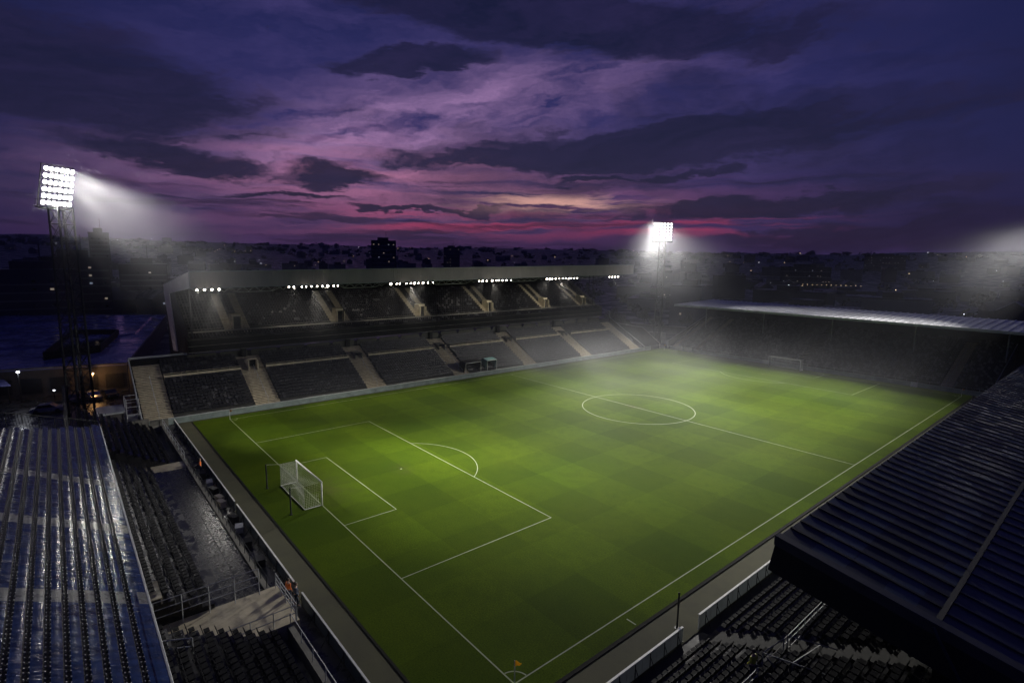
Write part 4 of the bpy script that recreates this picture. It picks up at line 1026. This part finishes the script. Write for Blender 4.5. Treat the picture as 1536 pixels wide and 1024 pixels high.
# ------------------------------------------------------------------ building at the left with wet flat roof
wb = thing('warehouse', 'low building with wet flat blue roof at the left edge', 'building', (-31.4,-10,0))
F = [(-31.4,-10.0),(-44.0,-60.0),(-168.0,-60.0),(-125.0,9.0)]
q = MB(); q.poly([(x,y,-.05) for x,y in F],(0,0,4.78)); q.build('wall', M['brick_dark'], wb)
q = MB(); q.poly([(x,y,4.74) for x,y in F],(0,0,.26)); q.poly([(x,y,5.0) for x,y in ((-62,-20.5),(-69,-52),(-160,-55),(-118,4.0),(-76,-4.5))],(0,0,.35)); rf = q.build('roof', M['flat_roof'], wb)
q = MB()
for a, b_ in zip(F, F[1:]+F[:1]): q.tube((a[0],a[1],5.06),(b_[0],b_[1],5.06),.14,4)
q.build('roof_edge', M['concrete'], rf)
L4 = [(-43.9,-21.7),(-75.4,-7.9),(-81.2,-16.6),(-48.8,-13.0)]
L4 = [(-43.9,-21.7),(-48.8,-13.0),(-75.4,-7.9),(-81.2,-16.6)]
q = MB()
for a, b_ in zip(L4, L4[1:]+L4[:1]):
    a = Vector((*a,5.0)); b_ = Vector((*b_,5.0)); d = (b_-a).normalized(); n = Vector((-d.y,d.x,0))
    q.obox((a+b_)/2+Vector((0,0,.75)), (b_-a)/2, n*.14, Vector((0,0,.75)))
q.build('lightwell_wall', M['dark_clad'], rf)
q = MB(); q.poly([(x,y,5.02) for x,y in L4][::-1],(0,0,.03)); q.build('lightwell_floor', M['glass'], rf)
q = MB()
for k in range(12):
    a = Vector((-31.4,-10,0)); d = (Vector((-44,-60,0))-a).normalized(); p = a+d*(2+4*k); q.obox(p+Vector((.08,0,2.0)), d*1.4, Vector((.1,.02,0)), Vector((0,0,1.3)))
q.build('loading_door', M['steel_dark'], wb)
q = MB(); q.obox((-33.6,-16.2,2.1),(.25*1.6,.97*1.6,0),(.06,0,0),(0,0,.9)); q.build('lit_window', emat('orange_interior', (1,.42,.12), .22), wb)
cp = thing('canopy', 'dark lean-to canopy in front of the flat roofed building', 'canopy', (-37,-30,0))
q = MB(); q.poly([(-35.2,-27,3.4),(-31.5,-26,2.9),(-37.5,-50,2.9),(-41.2,-51,3.4)],(0,0,.14)); q.build('canopy_roof', M['flat_roof'], cp)
for k in range(6):
    q = MB(); q.tube((-31.7-1.15*k,-26.4-4.5*k,-.05),(-31.7-1.15*k,-26.4-4.5*k,2.95),.08,6); q.build('post', M['steel_dark'], cp)
sheet('yard', -33.5, -3.4, -46, -11.2, -.035, M['asphalt'])
kb = thing('kiosk', 'small kiosk with pale flat roof beside the steel stair', 'kiosk', (-6,-14.3,0))
q = MB(); q.box(-8.2,-3.7,-15.7,-12.9,-.03,2.45); q.build('wall', M['brick_dark'], kb); q = MB(); q.box(-8.5,-3.5,-15.95,-12.7,2.45,2.65); q.build('roof', M['board_white'], kb)
q = MB(); q.box(-3.69,-3.64,-14.9,-13.9,0,2.0); q.build('door', M['steel_dark'], kb)
st = thing('steel_stair', 'open galvanised stair frame beside the left end of the long stand', 'stair', (-5,-11.6,0))
q = MB()
for x in (-6.4,-3.4):
    for y in (-12.6,-11.1): q.tube((x,y,-.03),(x,y,4.3),.06,6)
for z in (2.1,3.2,4.3): q.path([(-6.4,-12.6,z),(-3.4,-12.6,z),(-3.4,-11.1,z),(-6.4,-11.1,z),(-6.4,-12.6,z)],.04,5)
q.tube((-6.4,-12.6,2.1),(-3.4,-12.6,4.3),.03,4); q.tube((-3.4,-12.6,0),(-3.4,-11.1,2.1),.03,4)
q.build('frame', M['galv'], st)
q = MB()
for k in range(11): q.box(-6.2+.25*k,-5.9+.25*k,-12.5,-11.2,.19*k+.1,.19*k+.14)
q.build('tread', M['galv'], st)
def car(x, y, rz, m, lb):
    c_ = thing('parked_car', lb, 'car', (x,y,-.03), rz, 'cars parked in the yard')
    q = MB(); q.prism([(-2.1,.28),(-2.15,.72),(-1.5,.86),(-1.0,1.38),(.55,1.42),(1.15,.92),(2.05,.78),(2.15,.5),(2.1,.28)], 'x', 0, 0.001) if False else None
    pr = [(-2.1,.28),(-2.15,.72),(-1.5,.86),(-1.0,1.36),(.5,1.42),(1.2,.92),(2.05,.78),(2.15,.5),(2.1,.28)]
    q = MB(); q.prism(pr, 'y', -.84, .84); local('body', q.mesh('body', m), c_)
    q = MB(); q.prism([(-1.36,.9),(-.92,1.3),(.44,1.35),(1.02,.93)], 'y', -.85, .85); local('window', q.mesh('window', M['glass']), c_)
    wq = MB(); wq.tube((0,-.1,0),(0,.1,0),.32,14); wm = wq.mesh('wheel', M['rubber'])
    for sx in (-1.35,1.35):
        for sy in (-.78,.78): local('wheel', wm, c_, (sx,sy,.32))
    hq = MB(); hq.box(2.1,2.17,-.12,.12,.58,.70); hm_ = hq.mesh('headlight', M['board_white'])
    for sy in (-.6,.6): local('headlight', hm_, c_, (0,sy,0))
for i, (x, y, rz_, m, lb) in enumerate(((-27.5,-13.2,.2,'car','dark car nearest the long stand, parked under the orange lamp'),(-27.2,-15.6,.25,'car_pale','silver car in the middle of the yard row under the orange lamp'),(-27.0,-18.2,.2,'car','dark car left of the silver one in the yard'),(-21.5,-21.5,1.4,'car_pale','silver car parked alone left of the tower foot'))): car(x,y,rz_,M[m],lb)
lampM = {}
def street_lamp(x, y, z, h, m, lb, grp, r=.22, arm=0.0):
    key = (round(h,1), m.name, r, arm)
    if key not in lampM:
        q = MB(); q.tube((0,0,-.3),(0,0,h),.07,6); q.tube((0,0,h),(arm+.001,0,h+.1),.05,5); pm = q.mesh('pole', M['steel_dark'])
        q = MB(); q.ball((arm,0,h-.02),r,8,5,0,(1,1,.7)); lampM[key] = (pm, q.mesh('lamp_head', m))
    pm, hm = lampM[key]; o = bpy.data.objects.new('street_lamp', pm); COL.objects.link(o); o.location = (x,y,z)
    local('lamp_head', hm, o); return tag(o, lb, 'street lamp', grp)
street_lamp(-30.6,-15.2,0,3.9,M['street_glow'],'orange lamp in the yard in front of the flat roofed building','yard lamps',.26)
street_lamp(-30.4,-24.9,0,5.4,M['street_white'],'white lamp at the left edge in front of the flat roofed building','yard lamps',.26)
street_lamp(-30.2,-20.6,0,1.7,M['street_white'],'low white lamp beside the lattice tower foot','yard lamps',.18)
def pt(loc, p, col, size=.2):
    l = bpy.data.lights.new('yard_lamp_light','POINT'); l.energy = p; l.color = col; l.shadow_soft_size = size; o = bpy.data.objects.new('yard_lamp_light', l); COL.objects.link(o); o.location = loc
pt((-30.2,-15.2,3.6), 260, (1,.50,.16)); pt((-30.0,-24.9,5.2), 120, (.9,.93,1))

# ------------------------------------------------------------------ the town behind
def ground_z(x, y): return hill(x, y)
CB = {}
def box_house(kind, w, d, h, pale):
    """body + roof meshes in local coordinates"""
    b = MB(); b.box(-w/2,w/2,-d/2,d/2,-3,h); r = MB()
    if kind == 'house':
        r.prism([(-d/2-.3,h),(0,h+d*.36),(d/2+.3,h)], 'x', -w/2-.2, w/2+.2); r.box(w*.2,w*.2+.7,-.4,.4,h+d*.2,h+d*.36+.9)
    else:
        r.box(-w/2-.1,w/2+.1,-d/2-.1,d/2+.1,h,h+.5); r.box(-w*.2,w*.1,-d*.25,d*.25,h+.5,h+2.6); r.tube((w*.25,0,h),(w*.25,0,h+3.5),.12,4)
    return b, r
def building(kind, x, y, rz_, w, d, h, lb, grp, wins=0, pale=False, seed=0):
    th = thing({'house':'house','flats':'apartment_block','shed':'warehouse'}[kind], lb, {'house':'house','flats':'apartment block','shed':'warehouse'}[kind], (x,y,ground_z(x,y)), rz_, grp)
    b, r = box_house(kind, w, d, h, pale)
    local('wall', b.mesh('wall', M['city_pale' if pale else 'city']), th); local('roof', r.mesh('roof', M['city_roof']), th)
    rr = random.Random(seed)
    # windows look at the stadium side: whichever face is turned to it
    a = math.atan2(CAM.y-y, CAM.x-x)-rz_; ca, sa = math.cos(a), math.sin(a)
    fx = abs(ca)*d > abs(sa)*w*.6
    for k in range(wins):
        z = 1.8+3.0*rr.randrange(max(1,int((h-1)/3))); wm = M['window_glow' if rr.random() < .72 else 'window_cool']
        q = MB()
        if abs(ca) > abs(sa): s = 1 if ca > 0 else -1; o = rr.uniform(-.42,.42)*d; q.box(s*w/2+(.0 if s > 0 else -.12),s*w/2+(.12 if s > 0 else 0),o-.36,o+.36,z,z+.8)
        else: s = 1 if sa > 0 else -1; o = rr.uniform(-.42,.42)*w; q.box(o-.36,o+.36,s*d/2+(.0 if s > 0 else -.12),s*d/2+(.12 if s > 0 else 0),z,z+1.0)
        local('lit_window', q.mesh('lit_window', wm), th)
def azpos(azd, dist):
    a = math.radians(azd); return CAM.x+math.sin(a)*dist, CAM.y+math.cos(a)*dist
def tower_block(azd, dist, w, d, topel, lb, cols, rows, frac, seed):
    x, y = azpos(azd, dist); gz = ground_z(x, y); h = CAM.z+math.tan(math.radians(topel))*dist-gz; rr = random.Random(seed)
    rz_ = math.atan2(CAM.y-y, CAM.x-x)
    th = thing('apartment_block', lb, 'apartment block', (x,y,gz), rz_, 'tower blocks in the town'); 
    q = MB(); q.box(-d/2,d/2,-w/2,w/2,-3,h); local('wall', q.mesh('wall', M['city']), th)
    q = MB(); q.box(-d/2-.2,d/2+.2,-w/2-.2,w/2+.2,h,h+.8); q.box(-d*.2,d*.2,-w*.25,w*.2,h+.8,h+3.4); q.tube((0,w*.1,h+3),(0,w*.1,h+9),.16,4); local('roof', q.mesh('roof', M['city_roof']), th)
    for r in range(rows):
        q = MB(); z = h-2.4-r*(h-6)/rows; q.box(d/2+.002,d/2+.08,-w/2+.5,w/2-.5,z-1.9,z-1.4); local('balcony_band', q.mesh('balcony_band', M['city_pale']), th)
        for c_ in range(cols):
            lit = rr.random() < frac
            q = MB(); yy = -w/2+w*(c_+.5)/cols; q.box(d/2+.002,d/2+.10,yy-w/cols*.11,yy+w/cols*.11,z-.9,z-.25)
            if lit: local('lit_window', q.mesh('lit_window', M['window_glow' if rr.random() < .7 else 'window_cool']), th)
            elif rr.random() < .5: local('window', q.mesh('window', M['glass']), th)
tower_block(-63.1, 520, 22, 16, 1.75, 'dark tower block with rows of lit windows on the skyline above the long roof', 5, 9, .42, 3)
tower_block(-86.9, 420, 10, 10, 1.7, 'slim dark tower block in the floodlight beam at left', 3, 12, .06, 4)
tower_block(-88.6, 260, 20, 14, -.4, 'dark flats with a column of lit windows just right of the left tower', 5, 6, .06, 5)
tower_block(-84.0, 300, 18, 14, -.9, 'dark flats with few lit windows left of the long stand roof', 4, 6, .05, 6)
tower_block(-91.3, 240, 22, 14, -1.4, 'low dark flats left of the lattice tower', 5, 5, .05, 8)
tower_block(-56.2, 900, 26, 16, 1.25, 'small block standing on the skyline above the middle of the long roof', 6, 6, .12, 9)
tower_block(-21.5, 640, 46, 14, -.2, 'long low block with a line of lit windows above the silver roof', 18, 3, .3, 10)
tower_block(-15.5, 1150, 60, 18, .9, 'wide dark block with reddish windows far off at right', 14, 4, .22, 12)
tower_block(-33.2, 330, 26, 14, -2.6, 'pale lit low block right behind the far floodlight tower', 8, 3, .2, 13)
PALE = 0; nb_ = 0; tries = 0
REG = [(-94,-82,'beyond the flat blue roof'),(-82,-66,'beyond the long roof, left half'),(-66,-50,'beyond the long roof, right half'),(-50,-33,'around the far floodlight tower'),(-33,-20,'beyond the silver roof, left half'),(-20,-5,'beyond the silver roof, right half')]
placed = []
while nb_ < 215 and tries < 9000:
    tries += 1; azd = R.uniform(-93.5,-5.5); dist = 170*(2500/170)**(R.random()**.85); x, y = azpos(azd, dist)
    if -60 < x < 100 and -60 < y < 165: continue
    if -178 < x < -28 and -66 < y < 14: continue
    if any((x-a)**2+(y-b_)**2 < (14+dist*.018)**2 for a, b_ in placed): continue
    gz = ground_z(x, y); kind = 'house' if R.random() < .62 else ('shed' if R.random() < .5 else 'flats')
    w, d, h = {'house': (R.uniform(9,24), R.uniform(8,11), R.uniform(5,8)), 'shed': (R.uniform(24,50), R.uniform(16,28), R.uniform(5,8)), 'flats': (R.uniform(16,34), R.uniform(11,15), R.uniform(9,17))}[kind]
    u, v, dd = px((x,y,gz+h)); 
    if not (0 < u < 1536): continue
    lim = 470 if u < 245 else (400 if u < 950 else (505 if u < 1010 else 450+(u-1010)*.06))
    if v > lim-1: continue
    placed.append((x,y)); nb_ += 1
    rg = [r for r in REG if r[0] <= azd < r[1]] or [REG[-1]]
    depth = 'in the near streets' if dist < 420 else ('in the middle of the town' if dist < 1000 else 'on the far slopes')
    nm = {'house':'dark gabled house','flats':'dark flat topped flats','shed':'dark low warehouse'}[kind]
    building(kind, x, y, R.uniform(-.4,.4)+math.radians(-azd)+(PI/2 if R.random() < .3 else 0), w, d, h, '%s %s %s' % (nm, depth, rg[0][2]), 'town buildings %s' % rg[0][2], R.choice((0,0,0,0,1)) if dist > 300 else R.choice((0,0,1,2)), R.random() < .3, nb_)
nl = 0; tries = 0
while nl < 80 and tries < 9000:
    tries += 1; azd = R.uniform(-93,-6); dist = 220*(2300/220)**R.random(); x, y = azpos(azd, dist)
    if -60 < x < 100 and -60 < y < 165: continue
    if -178 < x < -28 and -66 < y < 14: continue
    gz = ground_z(x, y); u, v, dd = px((x,y,gz+7))
    if not (0 < u < 1536): continue
    lim = 465 if u < 245 else (398 if u < 950 else (495 if u < 1010 else 448+(u-1010)*.06))
    if v > lim: continue
    rg = [r for r in REG if r[0] <= azd < r[1]] or [REG[-1]]; nl += 1
    street_lamp(x, y, gz, 7.5, M['street_glow'] if R.random() < .6 else M['street_white'], 'tiny lit street lamp %s %s' % ('in the near streets' if dist < 420 else ('in the middle of the town' if dist < 1000 else 'on the far slopes'), rg[0][2]), 'street lamps %s' % rg[0][2], round(.10+dist*.0003, 1) if dist > 400 else .18)
# the row of lamps above the silver roof
for k in range(13):
    x, y = azpos(-21.6+.38*k, 560); street_lamp(x, y, ground_z(x,y), 8, M['street_glow'], 'lamp in the straight row of lights above the silver roof, %s' % ('left part' if k < 4 else 'middle part' if k < 9 else 'right part'), 'straight row of street lamps', .2)

# woods and hedges: one leafy mass each
def leaf_mass(q, c, rx, ry, rz_, n, size):
    for _ in range(n):
        u = Vector((R.gauss(0,1), R.gauss(0,1), R.gauss(0,1))).normalized()*(R.random()**.4); p = Vector(c)+Vector((u.x*rx,u.y*ry,u.z*rz_))
        a = Vector((R.uniform(-1,1),R.uniform(-1,1),R.uniform(-1,1))).normalized(); b_ = a.orthogonal().normalized(); s = size*R.uniform(.6,1.4)
        q.add([p-a*s, p+b_*s*.7, p+a*s, p-b_*s*.7], [(0,1,2,3)])
q = MB()
for k in range(430):
    azd = R.uniform(-94,-5); dist = R.uniform(1500,3000); x, y = azpos(azd, dist); gz = ground_z(x,y); s = R.uniform(6,11)
    leaf_mass(q, (x,y,gz+s*.35), s*1.5, s*1.5, s*.55, 16, s*.42)
for k in range(420):
    azd = R.uniform(-94,-5); dist = 260*(1500/260)**R.random(); x, y = azpos(azd, dist)
    if any((x-a)**2+(y-b_)**2 < 13**2 for a, b_ in placed): continue
    if -60 < x < 100 and -60 < y < 165: continue
    if -178 < x < -28 and -66 < y < 14: continue
    s = R.uniform(2.5,5.5); leaf_mass(q, (x,y,ground_z(x,y)+s*.6), s*1.1, s*1.1, s*.8, 26, s*.3)
tag(q.build('distant_woods', M['leaf']), 'dark trees and woods spread over the town and the hill crests', 'woods', None, 'stuff')
def tree(x, y, h, lb):
    th = thing('tree', lb, 'tree', (x,y,-.05), 0, 'trees around the stadium'); q = MB(); q.tube((x,y,-.05),(x,y,h*.5),.22,7,0,.12)
    limbs = []
    for k in range(6):
        a = k*1.05+R.random(); p = Vector((x,y,h*(.3+.03*k))); e = p+Vector((math.cos(a)*h*.22,math.sin(a)*h*.22,h*.25)); q.tube(p,e,.09,5,0,.03); limbs.append(e)
    q.build('trunk', M['bark'], th); q = MB()
    for e in limbs+[Vector((x,y,h*.75)),Vector((x+.5,y,h*.88))]: leaf_mass(q, e, h*.17, h*.17, h*.13, 130, .16)
    q.build('crown', M['leaf'], th)
for i, (x, y, h) in enumerate(((-26,128,8),(-34,133,9.5),(-19,138,7.5),(-30,146,9),(-12,146,8.5))):
    tree(x, y, h, ('leafy tree behind the corner gap, nearest the long stand','tall tree behind the long stand end','small tree left of the silver roof, behind the tower','tree furthest left in the corner background','tree close behind the silver roof corner')[i])
# low wall and clutter behind the far corner
for i, (x0, y0, x1, y1, h) in enumerate(((-12,133,-30,124,2.2),(-15,150,-44,140,2.6))):
    f_ = thing('wall', ('grey yard wall behind the corner gap, nearer one','grey yard wall behind the corner gap, further one')[i], 'wall', (x0,y0,0))
    q = MB(); a = Vector((x0,y0,0)); b_ = Vector((x1,y1,0)); d = (b_-a); n = Vector((-d.y,d.x,0)).normalized()
    q.obox((a+b_)/2+Vector((0,0,h/2)), d/2, n*.12, Vector((0,0,h/2))); q.build('wall_panel', M['concrete'], f_)
    q = MB(); q.obox((a+b_)/2+Vector((0,0,h+.06)), d/2, n*.2, Vector((0,0,.055))); q.build('coping', M['cladding'], f_)

# ------------------------------------------------------------------ haze and drifting mist
def volume_box(name, x0, x1, y0, y1, z0, z1, dens, lb, col=(.9,.92,1.0), noise_scale=None, edge=None, blobs=(), base=1.0):
    q = MB(); q.box(x0,x1,y0,y1,z0,z1); m = bpy.data.materials.new(name); m.use_nodes = True; t = NT(m.node_tree); t.n.remove(t.n['Principled BSDF'])
    v = t.new('ShaderNodeVolumePrincipled'); v.inputs['Color'].default_value = (*col,1); v.inputs['Density'].default_value = dens; v.inputs['Anisotropy'].default_value = .15
    t.l.new(v.outputs[0], t.n['Material Output'].inputs['Volume'])
    if noise_scale:
        g = t.new('ShaderNodeNewGeometry'); X, Y, Z = t.xyz(g.outputs['Position']); n = t.noise(g.outputs['Position'], noise_scale, 2, .55)
        f = t.rng(n, .36, .68, .12, 1.0)
        ex = edge
        env = None
        for s, a, b_ in ((X,x0,x1),(Y,y0,y1),(Z,z0,z1)):
            e_ = ex if s is not Z else min(ex, 5)
            g_ = t.rng(s, b_, b_-e_, 0, 1, True); g_ = g_ if (s is Z and z0 < 0) else t.m('MULTIPLY', t.rng(s, a, a+e_, 0, 1, True), g_)
            env = g_ if env is None else t.m('MULTIPLY', env, g_)
        def blob(c, r, k, sq=(1,1,1)):
            d2 = None
            for s_, cc, q_ in zip((X,Y,Z), c, sq):
                e_ = t.m('POWER', t.m('ABSOLUTE', t.m('DIVIDE', t.m('SUBTRACT', s_, cc), r*q_)), 2.0); d2 = e_ if d2 is None else t.m('ADD', d2, e_)
            return t.m('MULTIPLY', t.m('EXPONENT', t.m('MULTIPLY', d2, -1.0)), k)
        # thin and low over the grass, drifting banks by the far stand, blobs added round the lamps to show beams and halos
        f = t.m('MULTIPLY', f, t.m('MULTIPLY', base, t.m('ADD', .05, t.m('MULTIPLY', t.rng(Z, 14, 2, 0, 1, True), .5))))
        soft = t.rng(n, .36, .6, .12, 1.0)
        tot = f
        for bl in blobs: tot = t.m('ADD', tot, t.m('MULTIPLY', soft, blob(*bl)))
        t.set(v.inputs['Density'], t.m('MULTIPLY', t.m('MULTIPLY', tot, env), dens))
    o = tag(q.build(name, m), lb, 'mist', None, 'stuff'); return o
HAZE = True; MIST = True
if HAZE: volume_box('haze', -4000, 4100, -4000, 4100, -60, 330, .00010, 'thin even evening haze over the stadium and town', (.80,.84,1.0))
if MIST:
    C_ = (.95,.96,1.0)
    volume_box('mist', -34, 26, -34, 34, 9, 48, .0030, 'bright mist in the beam of the left floodlight tower', C_, .05, 6, [((-9,-10,29),12,3.0), ((-14,-15,33.5),5,.8)], .3)
    volume_box('mist', -29, -2, -6, 104, 7.5, 25.5, .0030, 'mist under the lamps of the long stand roof', C_, .05, 4, [((-10.5,17,17.5),5,4.6,(1,1.3,.9)), ((-10.5,58,18.5),5,4.6,(1,1.1,.9)), ((-10.5,80,18.5),5,4.6,(1,1.2,.9)), ((-10,0,17.5),4.5,3), ((-10,37,17.5),4.5,2.6)], .35)
    volume_box('mist', -34, 108, 40, 168, -1, 44, .0030, 'patchy floodlit mist over the far half of the pitch', C_, .05, 24, [((-3,112,26),12,3.0), ((-5,118,34),4,1.0), ((76,122,25),12,1.1), ((6,106,5),10,.22,(1.2,.8,.7)), ((26,113,6),9,.12,(1.8,.6,.6)), ((0,66,4),14,2.8,(1.3,1.6,.4)), ((16,88,3.5),13,1.2,(1.5,1.3,.35)), ((44,88,3),13,.6,(1.6,1.3,.35)), ((24,52,3),12,1.2,(1.5,1.2,.35))], .38)

# ------------------------------------------------------------------ render settings
scene.view_settings.view_transform = 'Standard'; scene.view_settings.look = 'None'; scene.view_settings.exposure = 0; scene.view_settings.gamma = 1
c = scene.cycles
c.use_denoising = True; c.max_bounces = 5; c.diffuse_bounces = 3; c.glossy_bounces = 3; c.transmission_bounces = 2; c.volume_bounces = 0
c.sample_clamp_indirect = 4; c.sample_clamp_direct = 0; c.volume_step_rate = 2.0; c.volume_max_steps = 64
c.use_adaptive_sampling = True; c.adaptive_threshold = .025; c.adaptive_min_samples = 20
